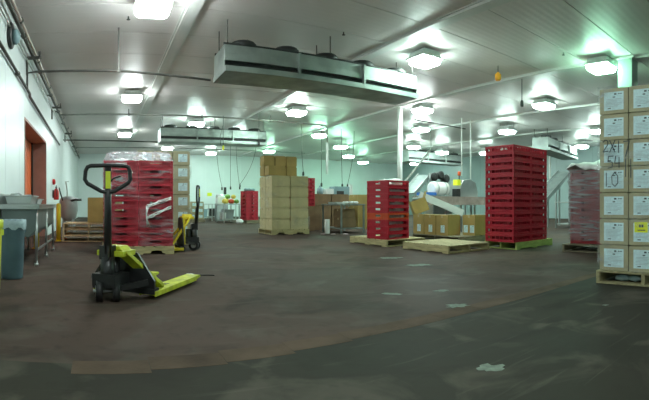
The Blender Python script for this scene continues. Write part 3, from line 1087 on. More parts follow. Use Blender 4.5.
MB().bar((.25, -1.1, .22), (.25, 1.1, .22), .025, .025).build('cross_rail', 'steel', t)
for yy in (-.55, .6):
    b = MB()
    b.tube([(-.25, yy, .85), (-.25, yy, .98), (-.22, yy, 1.02), (-.10, yy, 1.03), (-.04, yy, .99)], .014, 8)
    f = b.build('faucet', 'steel', t)
    MB().bar((-.25, yy - .08, .90), (-.25, yy + .08, .90), .03, .03).build('faucet_handle', 'steel', f)
# steel pans on the sink
for k, (yy, hh, lb) in enumerate(((6.62, .12, 'deep steel pan on the near end of the sink'), (7.25, .08, 'shallow steel pan on the sink behind the deep pan'))):
    b = MB()
    z = .869
    b.prism([(-.2, z + hh), (.2, z + hh), (.17, z), (-.17, z)], 'y', yy - .26, yy + .26)
    b.box(-.22, .22, yy - .28, yy + .28, z + hh - .012, z + hh + .004)
    tag(b.build('steel_pan', 'steel', None, (-1.16, 0, 0), 0, .006), lb, 'pan', 'pans on the sink')

# garbage cans
def make_can(x, y, r, h, m, label, bag=True):
    t = thing('garbage_can', label, 'garbage can', (x, y, 0), 1.1, 'garbage cans')
    b = MB()
    b.lathe([(r * .80, 0), (r * .82, .02), (r * .97, h * .90), (r * .98, h * .93), (r * .90, h * .93), (r * .78, .04), (0, .04)], (0, 0, 0), 28)
    b.build('body', m, t)
    b = MB()
    b.lathe([(r * .975, h * .88), (r * 1.05, h * .89), (r * 1.06, h * .99), (r * 1.02, h), (r * .93, h), (r * .92, h * .90)], (0, 0, 0), 28)
    b.build('rim', m, t)
    for s in (-1, 1):
        b = MB()
        b.box(s * r * .98 - .02, s * r * .98 + .03 * s, -.07, .07, h * .78, h * .86)
        b.build('handle', m, t)
    if bag:
        b = MB()
        n = 28
        vs, fs = [], []
        for i, (q, z) in enumerate(((.90, h * .96), (.99, h * 1.012), (1.075, h * 1.01), (1.09, h * .93), (1.085, h * .86))):
            for j in range(n):
                a = 2 * PI * j / n
                w = 1 + .012 * math.sin(j * 5.3 + i) + (.02 * math.sin(j * 2.1) if i == 4 else 0)
                vs.append((q * r * w * math.cos(a), q * r * w * math.sin(a), z + (.02 * math.sin(j * 1.7) if i == 4 else .006 * math.sin(j * 3.1))))
        for i in range(4):
            for j in range(n):
                fs.append((i * n + j, i * n + (j + 1) % n, (i + 1) * n + (j + 1) % n, (i + 1) * n + j))
        b.add(vs, fs, 0, True)
        b.build('liner_bag', 'bagfilm', t)
    return t
make_can(-1.03, 5.20, .158, .68, 'can', 'blue grey garbage can with a clear liner beside the sink')
make_can(-1.09, 4.22, .158, .72, 'canlime', 'lime yellow garbage can at the left edge of the photo', False)

# fire extinguisher and the red alarm box above it
t = thing('fire_extinguisher', 'red fire extinguisher hanging on the left wall beyond the doorway', 'fire extinguisher', (XL + .11, 13.75, 1.0))
MB().lathe([(.0, 0), (.075, 0), (.082, .02), (.082, .25), (.06, .31), (.028, .34), (.028, .36)], (0, 0, 0), 16).build('cylinder', 'redpaint', t)
b = MB()
b.cyl((0, 0, .35), (0, 0, .40), .03, 10)
b.bar((0, -.02, .41), (.0, .10, .44), .025, .015)
b.build('valve', 'blackpaint', t)
MB().tube([(0, -.03, .38), (.02, -.10, .34), (.03, -.11, .18), (.03, -.10, .10)], .013, 8).build('hose', 'black', t)
MB().box(-.11, -.085, -.05, .05, .05, .30).build('wall_hook', 'darkmetal', t)
b = MB()
b.lathe([(.09, 0), (.09, .05), (.06, .08), (0, .085)], (0, 0, 0), 16)
for v in range(len(b.v)):
    x, yv, z = b.v[v]
    b.v[v] = (z, yv, x)
o = tag(b.build('fire_bell', 'redpaint', None, (XL + .002, 13.75, 1.55)), 'small red bell on the left wall above the extinguisher', 'bell')

# yellow bollards
for x, yv, h, lb in ((-.97, 10.5, .88, 'yellow bollard between the sink end and the pallet pile'), (-1.24, 8.72, .80, 'yellow bollard behind the sink legs')):
    b = MB()
    b.lathe([(.055, 0), (.055, h - .05), (.04, h - .012), (0, h)], (0, 0, 0), 14)
    o = tag(b.build('bollard', 'yellow', None, (x, yv, .012)), lb, 'bollard', 'yellow bollards')
    MB().lathe([(.09, -.012), (.09, 0)], (0, 0, 0), 14).build('base_plate', 'yellow', o)

# grey tub machine with levers
t = thing('tub_machine', 'grey rounded tub on legs with levers standing behind the pallet pile', 'machine', (-.84, 12.0, 0))
b = MB()
b.lathe([(.03, .40), (.13, .42), (.21, .52), (.25, .72), (.25, .95), (.22, 1.03), (.12, 1.07), (.0, 1.08)], (0, 0, 0), 20, sx=1, sy=1.1)
b.build('tub', 'grey', t)
for a in range(4):
    ca, sa = math.cos(a * PI / 2 + .7), math.sin(a * PI / 2 + .7)
    MB().bar((.22 * ca, .22 * sa, .0), (.16 * ca, .16 * sa, .56), .04, .04).build('leg', 'grey', t)
MB().tube([(-.12, -.2, .90), (-.20, -.24, 1.16), (-.23, -.25, 1.30)], .018, 8).build('lever', 'darkmetal', t)
MB().tube([(-.02, -.2, .98), (-.02, -.22, 1.22), (-.06, -.22, 1.46), (.02, -.22, 1.46)], .016, 8).build('lever', 'steel', t)
MB().tube([(.05, -.22, .95), (.18, -.28, .98), (.36, -.30, .98)], .03, 8).build('outlet', 'darkmetal', t)

# pile of empty pallets with a carton on top
for k in range(3):
    make_pallet(-.28 + .015 * k, 10.85 + .02 * (k % 2), 1.0, 1.2, '%s of three empty pallets piled at the far left beside tub' % ('lowest', 'middle', 'topmost')[k], 'board', .0005 + k * .141, PI / 2 + .02 * (1 - k))
cmx = carton_mesh(.85, .5, .60, 'kraft')
carton(cmx, tape_mesh(.85, .5, .60), .12, 10.95, .426, 0, 'plain brown carton on the pallet pile behind the near jack handle', 'plain cartons')

# ================================================================== CENTRE: brown carton pallet
BX, BY = 5.28, 12.22
make_pallet(BX, BY, 1.18, 1.06, 'wooden pallet under the tall brown carton load', notch=True)
cm = carton_mesh(.578, .50, .305, 'kraft_pale', .012)
tm = tape_mesh(.578, .50, .305)
for k in range(5):
    for i in (0, 1):
        for j in (0, 1):
            lb = 'film-wrapped brown carton on the centre pallet, %s row, %s column, %s' % (('front', 'rear')[j], ('left', 'right')[i], nth(5 - k, 5))
            carton(cm, tm, BX + (-.29, .29)[i], BY + (-.252, .252)[j], .142 + k * .307, 0, lb, 'wrapped cartons of the centre pallet')
zt = .142 + 5 * .307
cm2 = carton_mesh(.36, .34, .30, 'kraft', .012)
tm2 = tape_mesh(.36, .34, .30)
for k in (0, 1):
    for i in (0, 1, 2):
        carton(cm2, tm2, BX - .40 + i * .365, BY + .30, zt + .022 + k * .302, 0,
               'loose brown carton atop the wrapped centre pallet, %s tier, %s of three' % (('lower', 'upper')[k], ('left', 'middle', 'right')[i]), 'cartons on top of the centre pallet')
carton(carton_mesh(.40, .36, .28, 'kraft'), tape_mesh(.40, .36, .28), BX - .38, BY - .09, zt + .022, 0,
       'loose brown carton in front of the other top cartons on the centre pallet', 'cartons on top of the centre pallet')
film_shell('stretch_wrap', BX - .60, BX + .60, BY - .515, BY + .515, .1405, zt + .016, 'film_soft',
           'clear stretch film wrapped round the brown cartons of the centre pallet', .010, False, 12, 18, 9)

# ================================================================== CENTRE: short red crate stack
def rot(x, y, a):
    return x * math.cos(a) - y * math.sin(a), x * math.sin(a) + y * math.cos(a)
QA = math.radians(8)
qx, qy = 5.46, 7.34
ox, oy = rot(.315, .315, QA)
QX, QY = qx + ox, qy + oy
make_pallet(5.93, 8.02, 1.40, 1.04, 'worn pallet under the short stack of open red crates', 'wood', 0, PI / 2)
ms = crate_meshes(.63, .63, .1355, 'open', 'red')
mo = crate_meshes(.63, .63, .1355, 'open', 'redorange')
for k in range(9):
    lb = 'orange red crate in the middle of the short red stack' if k == 3 else 'open red crate of the short stack, %s of nine' % nth(9 - k, 9)
    crate(mo if k == 3 else ms, QX, QY, .1412 + k * .1355, QA + (.012 if k % 2 else -.008), lb, 'crates of the short stack')
    b = MB()                                             # bagged goods lying in each crate
    rr = random.Random(40 + k)
    for q in range(5):
        b.blob((-.21 + .105 * q, -.20 + rr.uniform(0, .05), .046 + rr.uniform(0, .008)), .068, 9, 6, 0, .3, k * 7 + q, (1.05, .9, .5))
    if k == 8:
        b.blob((.08, -.10, .11), .16, 12, 7, 0, .35, 77, (1.3, .9, .40))
        b.blob((.05, .10, .11), .15, 12, 7, 0, .35, 78, (1.3, 1, .40))
    o = b.build('bagged_goods', 'whitebag', None, (QX, QY, .1412 + k * .1355 + .012), QA)
    tag(o, 'white bags lying in the %s crate of the short red stack' % ('orange red' if k == 3 else nth(9 - k, 9)), 'bag', 'bags in the short stack')

# empty pallets in front
make_pallet(6.02, 6.23, 1.27, 1.10, 'empty pale pallet lying in front of the brown labelled cartons', 'wood', 0, PI / 2)
make_pallet(7.74, 7.72, 1.28, 1.62, 'low pallet under the four brown labelled cartons', 'wood_dark', 0, 0)

# brown labelled cartons
cm = carton_mesh(.43, .41, .475, 'kraft')
tm = tape_mesh(.43, .41, .475)
lm = label_mesh(.13, .17)
for k, (x, yv, lb) in enumerate(((7.39, 8.40, 'brown carton on the low pallet beside the short red crates, leftmost of four'),
                                 (7.39, 7.98, 'brown carton on the low pallet, second of four from the left'),
                                 (7.39, 7.56, 'brown carton on the low pallet, third of four from the left'),
                                 (7.83, 7.12, 'brown carton on the low pallet nearest the red tower, rightmost of four'))):
    carton(cm, tm, x, yv, .1415, 0, lb, 'brown labelled cartons',
           [(lm, -.2045, -.02 if k < 3 else -.10, .15, -PI / 2)] + ([(lm, -.2045, .10, .15, -PI / 2)] if k == 3 else []))
# open tilted carton above them
t = thing('open_carton', 'open brown carton tilted on its edge behind the labelled cartons', 'carton', (7.50, 8.66, .66))
t.rotation_euler = (0, math.radians(-20), math.radians(-30))
t.scale = (.8, .8, .8)
b = MB()
b.box(-.25, .25, -.2, .2, 0, .012); b.box(-.25, -.238, -.2, .2, 0, .42); b.box(.238, .25, -.2, .2, 0, .42)
b.box(-.25, .25, -.2, -.188, 0, .42); b.box(-.25, .25, .188, .2, 0, .42)
b.build('body', 'kraft', t)
for s in (-1, 1):
    b = MB()
    b.bar((s * .245, 0, .42), (s * .36, 0, .58), .40, .008, 0, (s, 0, -.6))
    b.build('flap', 'kraft', t)

# ================================================================== RIGHT: tall red crate tower
TX, TY = 6.71, 5.12
make_pallet(7.44, 5.52, 1.26, .80, 'green painted pallet under the tall red crate tower', 'wood_green', 0, 0, nb=9)
ms = crate_meshes(.565, .70, .1425, 'slot', 'red')
for i in (0, 1):
    for k in range(13):
        jz = random.uniform(-.01, .01)
        crate(ms, TX + .285 + i * .60, TY + .35 + i * .02, .1412 + k * .1425, jz,
              'slotted red crate in the %s column of tall tower, %s of thirteen' % (('left', 'right')[i], nth(13 - k, 13)), 'crates of the tall tower')
b = MB()
for k in range(4):
    b.blob((-.18 + k * .115, -.05 + .06 * (k % 2), .05), .08, 10, 6, 0, .3, 90 + k, (1.2, 1.1, .45))
tag(b.build('bagged_goods', 'whitebag', None, (TX + .285, TY + .35, .1412 + 12 * .1425 + .013)), 'pale bags in the top left crate of the tall tower', 'bag')

# ================================================================== RIGHT: film-wrapped maroon stack
RA = math.radians(-84)
rx, ry = 7.22, 4.20                                      # near left corner
ux, uy = math.cos(RA), math.sin(RA)
def RL(u, v):
    a, c = rot(u, v, RA)
    return rx + a, ry + c
px_, py_ = RL(.63, .32)
make_pallet(px_, py_, .95, 1.42, 'dark pallet under the film-wrapped maroon stack', 'wood_dark', 0, RA + PI / 2)
ms = crate_meshes(.615, .615, .135, 'solid', 'red_dark')
for k in range(10):
    for i in (0, 1):
        x, yv = RL(.315 + i * .63, .32)
        crate(ms, x, yv, .1412 + k * .135, RA, 'dark red crate under grey film, %s column, %s of ten' % (('left', 'right')[i], nth(10 - k, 10)), 'crates of the grey film stack')
o = film_shell('stretch_wrap', px_ - .645, px_ + .645, py_ - .335, py_ + .335, .20, .1412 + 10 * .135 + .01, 'film_grey',
               'wrinkled grey film round the maroon crates beside the labelled cartons', .035, False, 16, 30, 13, RA)
b = MB()
n = 14
vs, fs = [], []
for i in range(n + 1):
    for j in range(n + 1):
        u, v = -.69 + 1.38 * i / n, -.38 + .76 * j / n
        e = min(i, j, n - i, n - j)
        z = .03 + .11 * min(1, e / 3) + .12 * abs(mnoise.noise(Vector((u * 4, v * 4, 2)))) - (.05 + .08 * mnoise.noise(Vector((u * 5, v * 5, 9))) if e == 0 else 0)
        vs.append((u, v, z))
for i in range(n):
    for j in range(n):
        fs.append((i * (n + 1) + j, (i + 1) * (n + 1) + j, (i + 1) * (n + 1) + j + 1, i * (n + 1) + j + 1))
b.add(vs, fs, 0, True)
o = b.build('plastic_sheet', 'whitebag', None, (px_, py_, .1412 + 10 * .135), RA)
so = o.modifiers.new('solid', 'SOLIDIFY'); so.thickness = .004
tag(o, 'crumpled white plastic sheet on top of the film-wrapped maroon stack', 'plastic sheet')

# ================================================================== RIGHT EDGE: labelled carton pallet
EX, EY1 = 4.45, 2.22
make_pallet(EX + .56, EY1 - .53, 1.16, 1.10, 'pallet under the tall labelled cartons at the right edge', 'wood_mid', 0, 0, notch=False)
CWY, CHZ, CDX = .346, .284, .50
cm = carton_mesh(CDX, CWY, CHZ, 'kraft_green', .004, .004)
tm = tape_mesh(CDX - .012, CWY, CHZ - .004)
lm = label_mesh(.235, .200)
ey = MB().box(-.075, .075, -.0012, 0, -.055, .055, 0)
ey.box(-.022, .0, -.002, -.0012, .0, .03, 1).box(.006, .028, -.002, -.0012, .0, .03, 1)
ey.box(-.04, .05, -.002, -.0012, -.035, -.025, 1)
ym = ey.mesh('yellow_label', ['lemon', 'ink'])
colname = ('far left', 'middle', 'nearest')
for k in range(7):
    for i in range(3):
        ls = [(lm, -CDX / 2 + .0042, .0, .140, -PI / 2)]
        if i == 1 and k == 1:
            ls.append((ym, -CDX / 2 + .0018, .03, .195, -PI / 2))
        carton(cm, tm, EX + .012 + CDX / 2, EY1 - .176 - i * .350, .1412 + k * .2855, 0,
               'carton with white label at right edge, %s column, %s of seven' % (colname[i], nth(7 - k, 7)), 'labelled cartons at the right edge', ls)
zt = .1412 + 7 * .2855
o = film_shell('stretch_wrap', EX - .004, EX + .54, EY1 - 1.064, EY1 + .012, .1405, zt + .02, 'film_side',
               'clear stretch film round the tall labelled cartons at the right edge', .008, False, 16, 26, 21)
# marker writing on the film: 2X17 / 54 11 / 10
def strokes(polys, y_at, z_at, sc, slant=0.0):
    b = MB()
    for pl in polys:
        pts = [(0, -(u * sc), v * sc) for u, v in pl]
        for a, c in zip(pts[:-1], pts[1:]):
            b.bar(a, c, .008, .004, 0, (1, 0, 0))
    return b
G = {'2': [[(0, .8), (.2, 1), (.45, .9), (.45, .6), (0, 0), (.5, .05)]],
     'X': [[(0, 1), (.5, 0)], [(.5, 1), (0, 0)]],
     '1': [[(.2, 1), (.2, 0)]],
     '7': [[(0, .95), (.55, 1), (.2, -.3)]],
     '5': [[(.5, 1), (.05, 1), (0, .55), (.4, .5), (.4, .1), (0, 0)]],
     '4': [[(.1, 1), (0, .4), (.5, .4)], [(.4, .9), (.4, 0)]],
     '0': [[(.25, 1), (.02, .75), (.05, .2), (.28, 0), (.5, .25), (.5, .75), (.25, 1)]]}
ocx, ocy = (EX - .004 + EX + .54) / 2, (EY1 - 1.064 + EY1 + .012) / 2
for txt, yv, z, sc, dz in (('2X17', 2.16, 1.44, .13, -.008), ('54', 2.10, 1.26, .13, 0), ('1', 1.93, 1.16, .20, 0), ('1', 1.87, 1.15, .20, 0), ('10', 2.15, 1.06, .15, 0)):
    b = MB()
    for q, ch in enumerate(txt):
        for pl in G[ch]:
            pts = [(EX - .014, yv - (q * .62 + u) * sc, z + q * dz + v * sc) for u, v in pl]
            for a, c in zip(pts[:-1], pts[1:]):
                b.bar(a, c, .009, .003, 0, (1, 0, 0))
    w = b.build('marker_writing', 'ink', o, (-ocx, -ocy, -.1405))
    w['label'] = 'black marker handwriting'
# dark film bundle lying inside the pallet
b = MB()
for k in range(2):
    b.blob((0, -.2 - .14 * k, .0), .045, 9, 6, 0, .5, 50 + k, (1, 2, .7))
tag(b.build('film_scraps', 'bagfilm', None, (EX + .10, EY1 - .05, .06)), 'crumpled film stuffed into the pallet at the right edge', 'plastic wrap')

# ================================================================== MIDDLE DISTANCE: tables and goods behind the centre pallet
def make_table(x, y, w, d, h, label, m='steel', shelf=True):
    t = thing('work_table', label, 'table', (x, y, 0), 0, 'steel work tables')
    b = MB()
    b.box(-w / 2, w / 2, -d / 2, d / 2, h - .04, h)
    b.build('table_top', m, t, bevel=.005)
    for sx in (-1, 1):
        for sy in (-1, 1):
            b = MB()
            b.box(sx * (w / 2 - .04) - .022, sx * (w / 2 - .04) + .022, sy * (d / 2 - .04) - .022, sy * (d / 2 - .04) + .022, 0, h - .04)
            b.build('leg', m, t)
    if shelf:
        MB().box(-w / 2 + .02, w / 2 - .02, -d / 2 + .02, d / 2 - .02, .13, .16).build('shelf', m, t)
    return t
def make_boxes(x, y, z, w, d, h, label, m, group=None, rz=0.0):
    return carton(carton_mesh(w, d, h, m, .012), tape_mesh(w, d, h), x, y, z, rz, label, group or 'cartons in the middle distance')

make_table(7.10, 11.85, .86, 1.2, .87, 'steel work table between the carton pallet and the short red crates', 'steel_dull')
make_boxes(7.08, 11.70, .165, .5, .55, .30, 'dark brown carton on the lower shelf of the near work table', 'kraft_dark')
make_boxes(7.06, 11.70, .466, .5, .5, .26, 'upper dark carton under the near work table', 'kraft_dark')
b = MB()
b.prism([(-.18, .06), (.18, .06), (.15, 0), (-.15, 0)], 'y', -.25, .25)
tag(b.build('steel_pan', 'steel', None, (7.0, 12.05, .871)), 'small steel pan on the near work table', 'pan')
b = MB()
for k in range(5):
    b.blob((-.2 + .1 * k, .05 * (k % 2), .04), .07, 9, 6, 0, .3, 120 + k, (1.1, 1.2, .5))
tag(b.build('bagged_goods', 'whitebag', None, (7.15, 11.5, .875)), 'white bags lying on the near work table', 'bag')
# crates and cartons behind
ms = crate_meshes(.60, .58, .130, 'slot', 'red')
make_boxes(6.43, 13.3, .001, .62, .6, .80, 'tall dark carton under the red crates right of the centre pallet', 'kraft_dark')
for k in range(7):
    crate(ms, 6.43, 13.3, .803 + k * .130, .01 * (-1) ** k, 'red crate peeking out right of the centre pallet, %s of seven' % nth(7 - k, 7), 'crates behind the centre pallet')
for k in range(3):
    for i in (0, 1):
        make_boxes(7.16 + i * .72, 13.6, .001 + k * .402, .70, .6, .40, 'dark brown carton behind the near table, %s column, %s' % (('left', 'right')[i], nth(3 - k, 3)), 'kraft_dark')
for k in range(3):
    make_boxes(8.82, 13.5, .001 + k * .40, .62, .6, .398, 'tan carton left of the short red crates, %s of three' % nth(3 - k, 3), 'kraft')
b = MB()
b.lathe([(.10, 0), (.11, .02), (.11, .17), (.05, .23), (.03, .25), (.03, .28), (0, .28)], (0, 0, 0), 14)
o = tag(b.build('plastic_jug', 'bluegrey', None, (7.18, 13.5, 1.208)), 'blue grey jug standing on the dark brown cartons', 'jug')
MB().tube([(.09, 0, .20), (.15, 0, .17), (.15, 0, .08), (.10, 0, .05)], .012, 6).build('handle', 'bluegrey', o)
carton(carton_mesh(.30, .3, .18, 'white'), None, 7.50, 13.5, 1.208, 0, 'small white carton beside the blue grey jug', 'cartons in the middle distance')
t = thing('control_cabinet', 'blue grey control cabinet with white post behind the near table', 'cabinet', (8.55, 14.5, 0))
MB().box(-.34, .30, -.2, .2, .35, 1.52).build('body', 'bluegrey', t, bevel=.01)
MB().box(-.28, .24, -.212, -.2, .45, 1.45).build('door', 'bluegrey', t)
MB().box(-.25, .05, -.222, -.212, 1.15, 1.35).build('screen', 'darkmetal', t)
for s in (-1, 1):
    MB().box(s * .25 - .03, s * .25 + .03, -.15, .15, 0, .35).build('leg', 'bluegrey', t)
MB().box(.36, .44, -.1, -.02, 0, 1.62).build('post', 'white', t)
MB().box(.47, .52, -.1, -.02, 0, 1.60).build('post', 'white', t)
b = MB()
b.lathe([(.07, 0), (.075, .01), (.075, .42), (.06, .42), (.06, .05), (0, .05)], (0, 0, 0), 16)
tag(b.build('plastic_tube', 'white', None, (6.42, 11.62, 0)), 'short white tube standing on the floor by the carton pallet', 'tube')
rr = random.Random(11)
for k, (x, yv, lb) in enumerate(((6.10, 11.3, 'pale scrap on floor nearest the centre pallet corner'), (6.35, 11.15, 'pale scrap on floor in front of the white tube'),
                                 (6.68, 11.0, 'pale scrap on floor in front of the table leg'))):
    b = MB()
    b.blob((0, 0, .014), .055, 9, 5, 0, .5, 200 + k, (1.6, 1, .25))
    tag(b.build('paper_scrap', 'scrap', None, (x, yv, .0)), lb, 'scrap', 'floor scraps')

# ================================================================== FAR LEFT-CENTRE: tables, produce, crates
ms = crate_meshes(.62, .55, .165, 'solid', 'red')
make_pallet(6.86, 19.52, .8, .8, 'small pallet under the far red crate stack', 'wood_dark', 0, 0, nb=5)
for k in range(8):
    crate(ms, 6.72, 19.5, .1412 + k * .165, .18 + .01 * (-1) ** k, 'red crate of the small far stack near produce, %s of eight' % nth(8 - k, 8), 'crates of the far stack')
b = MB()
for k in range(3):
    b.blob((-.15 + k * .15, 0, .06), .12, 9, 6, 0, .3, 230 + k, (1, 1, .7))
tag(b.build('bagged_goods', 'bluegrey', None, (6.72, 19.5, .1412 + 8 * .165 + .0)), 'dark bags lying on the top of far red crate stack', 'bag')
make_table(5.95, 20.4, .8, 1.4, .88, 'far work table loaded with produce beside the far red crates')
for mname, x, yv, z, r, lb in (('produce_y', 5.68, 19.95, 0, .14, 'yellow bag at the front left of the produce heap on far table'),
                               ('produce_r', 5.98, 19.93, 0, .13, 'red bag at the front middle of the produce heap on far table'),
                               ('green', 6.24, 19.96, 0, .12, 'green bag at the front right of the produce heap on far table'),
                               ('produce_y', 5.84, 20.26, 0, .15, 'yellow bag behind the red one in the produce heap'),
                               ('produce_y', 6.15, 20.28, .003, .125, 'small yellow bag at the back right of the produce heap'),
                               ('green', 5.86, 20.10, .22, .13, 'green bag on the top left of the produce heap'),
                               ('produce_y', 6.14, 20.10, .22, .12, 'yellow bag on the top right of the produce heap')):
    b = MB()
    b.blob((0, 0, r * .85), r, 10, 6, 0, .15, int(x * 100), (1.05, 1, .85))
    tag(b.build('produce_bag', mname, None, (x, yv, .882 + z)), lb, 'bag', 'produce heap on the far table')
make_boxes(5.72, 20.75, .882, .48, .4, .34, 'white carton on the far produce table', 'white')
make_table(5.0, 23.0, 1.6, .8, .88, 'far empty steel table near the back wall')
make_table(6.9, 25.2, 2.2, .8, .88, 'farthest steel table before the back wall')
cm = carton_mesh(.31, .34, .28, 'kraft_green')
lm2 = label_mesh(.18, .14)
make_pallet(4.62, 21.3, .72, .8, 'small pallet under far labelled cartons by jack handle', 'wood_dark', 0, 0, nb=5)
for k in range(3):
    for i in (0, 1):
        carton(cm, None, 4.46 + i * .32, 21.15, .1412 + k * .282, 0, 'small far labelled carton behind second jack handle, %s column, %s' % (('left', 'right')[i], nth(3 - k, 3)), 'far labelled cartons', [(lm2, 0, -.1595, .14, 0)])
b = MB()
b.lathe([(.13, 0), (.16, .30), (.17, .31), (.15, .31), (.12, .02), (0, .02)], (0, 0, 0), 14)
o = tag(b.build('plastic_bucket', 'white', None, (5.62, 20.1, .161)), 'white bucket under the far produce table', 'bucket')
MB().tube([(-.16, 0, .30), (-.10, 0, .20), (.10, 0, .20), (.16, 0, .30)], .008, 5).build('bail', 'darkmetal', o)
b = MB()
b.blob((0, 0, .1), .14, 10, 6, 0, .4, 300, (1.3, 1, .75))
tag(b.build('white_bag', 'whitebag', None, (6.12, 19.1, 0)), 'white bag on the floor at the foot of far red crates', 'bag')
o = tag(MB().box(-.16, .16, -.01, 0, -.11, .11).build('wall_sign', 'lemon', None, (7.35, YB - .001, 1.52), 0, .003), 'small yellow sign on the back wall', 'sign')
t = thing('mixing_machine', 'small dark grey mixer standing behind the produce table', 'machine', (6.25, 22.6, 0))
MB().box(-.3, .3, -.25, .25, 0, .9).build('body', 'grey', t, bevel=.02)
MB().lathe([(.1, .9), (.28, 1.05), (.30, 1.35), (.26, 1.37)], (0, 0, 0), 14).build('bowl', 'steel', t)
MB().bar((.22, .1, .9), (.22, .1, 1.75), .12, .12).build('arm', 'darkmetal', t)

for x, yv, m, lb in ((4.62, 23.0, 'grey', 'dark grey tub added for darkness under the far empty table, left of two'), (5.30, 23.0, 'bluegrey', 'blue grey tub added for darkness under the far empty table, right of two'),
                     (6.05, 20.75, 'grey', 'grey tub added for darkness on the shelf of the far produce table'), (6.5, 25.2, 'darkmetal', 'dark tub added for darkness under the farthest table')):  # invented tubs, added to darken the space below the far tables
    b = MB()
    b.prism([(-.22, .01), (.22, .01), (.27, .44), (-.27, .44)], 'y', -.2, .2)
    b.box(-.29, .29, -.22, .22, .42, .45)
    tag(b.build('darkening_tub', m, None, (x, yv, .161), 0, .01), lb, 'tub', 'tubs added for darkness under the far tables')
# hanging cords over the far tables
CORDS = [((4.55, 16.2), 3.05, 0, 'cord with a yellow plug hanging in front of the second cooling unit', 'y'),
         ((5.95, 22.5), 1.75, .3, 'thin cord over the far tables, leftmost of four'), ((6.85, 22.95), 1.8, 0, 'thin cord over the far tables, second of four'),
         ((7.05, 22.6), 1.8, .2, 'thin cord over the far tables, third of four'), ((8.1, 22.4), 1.9, -.9, 'slack slanting cord over the far tables, last of four'),
         ((8.05, 16.8), 2.2, .1, 'thin cord left of the white insulated pipe'), ((8.9, 16.6), 1.75, 0, 'thin cord right of the white insulated pipe'),
         ((10.1, 17.0), 1.75, .05, 'thin cord hanging near the control cabinet, left of two'), ((10.9, 17.2), 1.75, -.35, 'slanting cord hanging near the control cabinet, right of two'),
         ((9.4, 6.9), 3.55, 0, 'short thin cord hanging above the red tower'),
         ((5.6, 15.2), 3.15, 0, 'short cord with a bulb guard above the brown carton pallet', 'g')]
for c in CORDS:
    (x, yv), zb, sw, lb = c[:4]
    t = thing('pendant_outlet', lb, 'pendant outlet', (x, yv, ZC), 0, 'hanging cords')
    L = ZC - zb
    MB().tube([(sw * (u / 8) ** 2, 0, -L * u / 8) for u in range(9)], .012, 6).build('cord', 'pipe_dark', t)
    kind = c[4] if len(c) > 4 else 'p'
    b = MB()
    b.lathe([(.0, -L - .16), (.035, -L - .16), (.045, -L - .12), (.04, -L - .02), (.015, -L + .02)], (sw, 0, 0), 10)
    b.build('plug', 'lemon' if kind == 'y' else 'darkmetal', t)
    if kind == 'y':
        MB().tube([(.0, 0, -L * .3), (-.12, .0, -L * .7), (-.10, 0, -L * .98)], .012, 6).build('side_cord', 'pipe_dark', t)

# ================================================================== MACHINES RIGHT OF THE WHITE COLUMN
t = thing('belt_conveyor', 'long low belt conveyor behind the brown labelled cartons', 'conveyor', (11.4, 11.0, 0))
MB().box(-1.9, 2.2, -.38, .38, 1.02, 1.08).build('belt', 'meat', t)
for s in (-1, 1):
    MB().box(-1.9, 2.2, s * .40 - .02, s * .40 + .02, .84, 1.12).build('side_rail', 'meat', t)
for u in (-1.7, -.4, .9, 2.0):
    for s in (-1, 1):
        MB().box(u - .03, u + .03, s * .38 - .03, s * .38 + .03, 0, .84).build('leg', 'steel', t)
for s in (-1.9, 2.2):
    MB().cyl((s, -.38, 1.03), (s, .38, 1.03), .05, 12).build('roller', 'steel', t)
t = thing('white_chute', 'broad white chute sloping down behind the brown cartons', 'chute', (8.9, 9.5, 0))
b = MB()
p, q = Vector((-.40, .40, 1.08)), Vector((.55, -.40, .56))
b.bar(p, q, .62, .03, 0, (0, 0, 1))
b.build('slide', 'white', t)
d = (q - p).normalized()
sd = d.cross(Vector((0, 0, 1))).normalized()
for s in (-1, 1):
    MB().bar(p + sd * .31 * s + Vector((0, 0, .06)), q + sd * .31 * s + Vector((0, 0, .05)), .02, .19).build('side_lip', 'white', t)
for pt in (p, q):
    for s in (-1, 1):
        MB().bar(pt + sd * .25 * s - Vector((0, 0, .02)), (pt + sd * .25 * s).to_2d().to_3d(), .04, .04).build('leg', 'steel', t)
t = thing('drum_washer', 'white horizontal drum machine on the conveyor with blue feed tray', 'machine', (11.0, 11.75, 0))
b = MB()
b.tube([(-.36, 0, 1.42), (-.34, 0, 1.42), (.34, 0, 1.42), (.36, 0, 1.42)], [.18, .24, .24, .18], 20)
b.build('drum', 'white', t)
for u in (-.2, .2):
    b = MB()
    b.tube([(u - .02, 0, 1.42), (u + .02, 0, 1.42)], .255, 20)
    b.build('hoop', 'steel', t)
MB().box(-.45, .45, -.25, .25, .35, 1.16).build('stand', 'steel', t)
for sx in (-1, 1):
    for sy in (-1, 1):
        MB().box(sx * .4 - .03, sx * .4 + .03, sy * .2 - .03, sy * .2 + .03, 0, .35).build('leg', 'steel', t)
MB().box(-.95, -.38, -.3, .1, 1.17, 1.27).build('feed_tray', 'blue', t)
MB().bar((-.85, 0, 0), (-.85, 0, 1.17), .05, .05).build('leg', 'steel', t)
t = thing('hooded_machine', 'grey curved hood machine with red beacon above the conveyor', 'machine', (12.25, 11.75, 0))
b = MB()
prof = [(-.42, .9), (.50, .9), (.52, 1.35), (.40, 1.68), (.10, 1.80), (-.30, 1.74), (-.42, 1.5)]
b.prism(prof, 'y', -.3, .3)
b.build('hood', 'steel', t, bevel=.02)
for sx in (-1, 1):
    for sy in (-1, 1):
        MB().box(sx * .38 - .03, sx * .38 + .03, sy * .25 - .03, sy * .25 + .03, 0, .9).build('leg', 'steel', t)
b = MB()
b.cyl((-.30, -.1, 1.74), (-.30, -.1, 1.92), .02, 8)
b.build('beacon_pole', 'darkmetal', t)
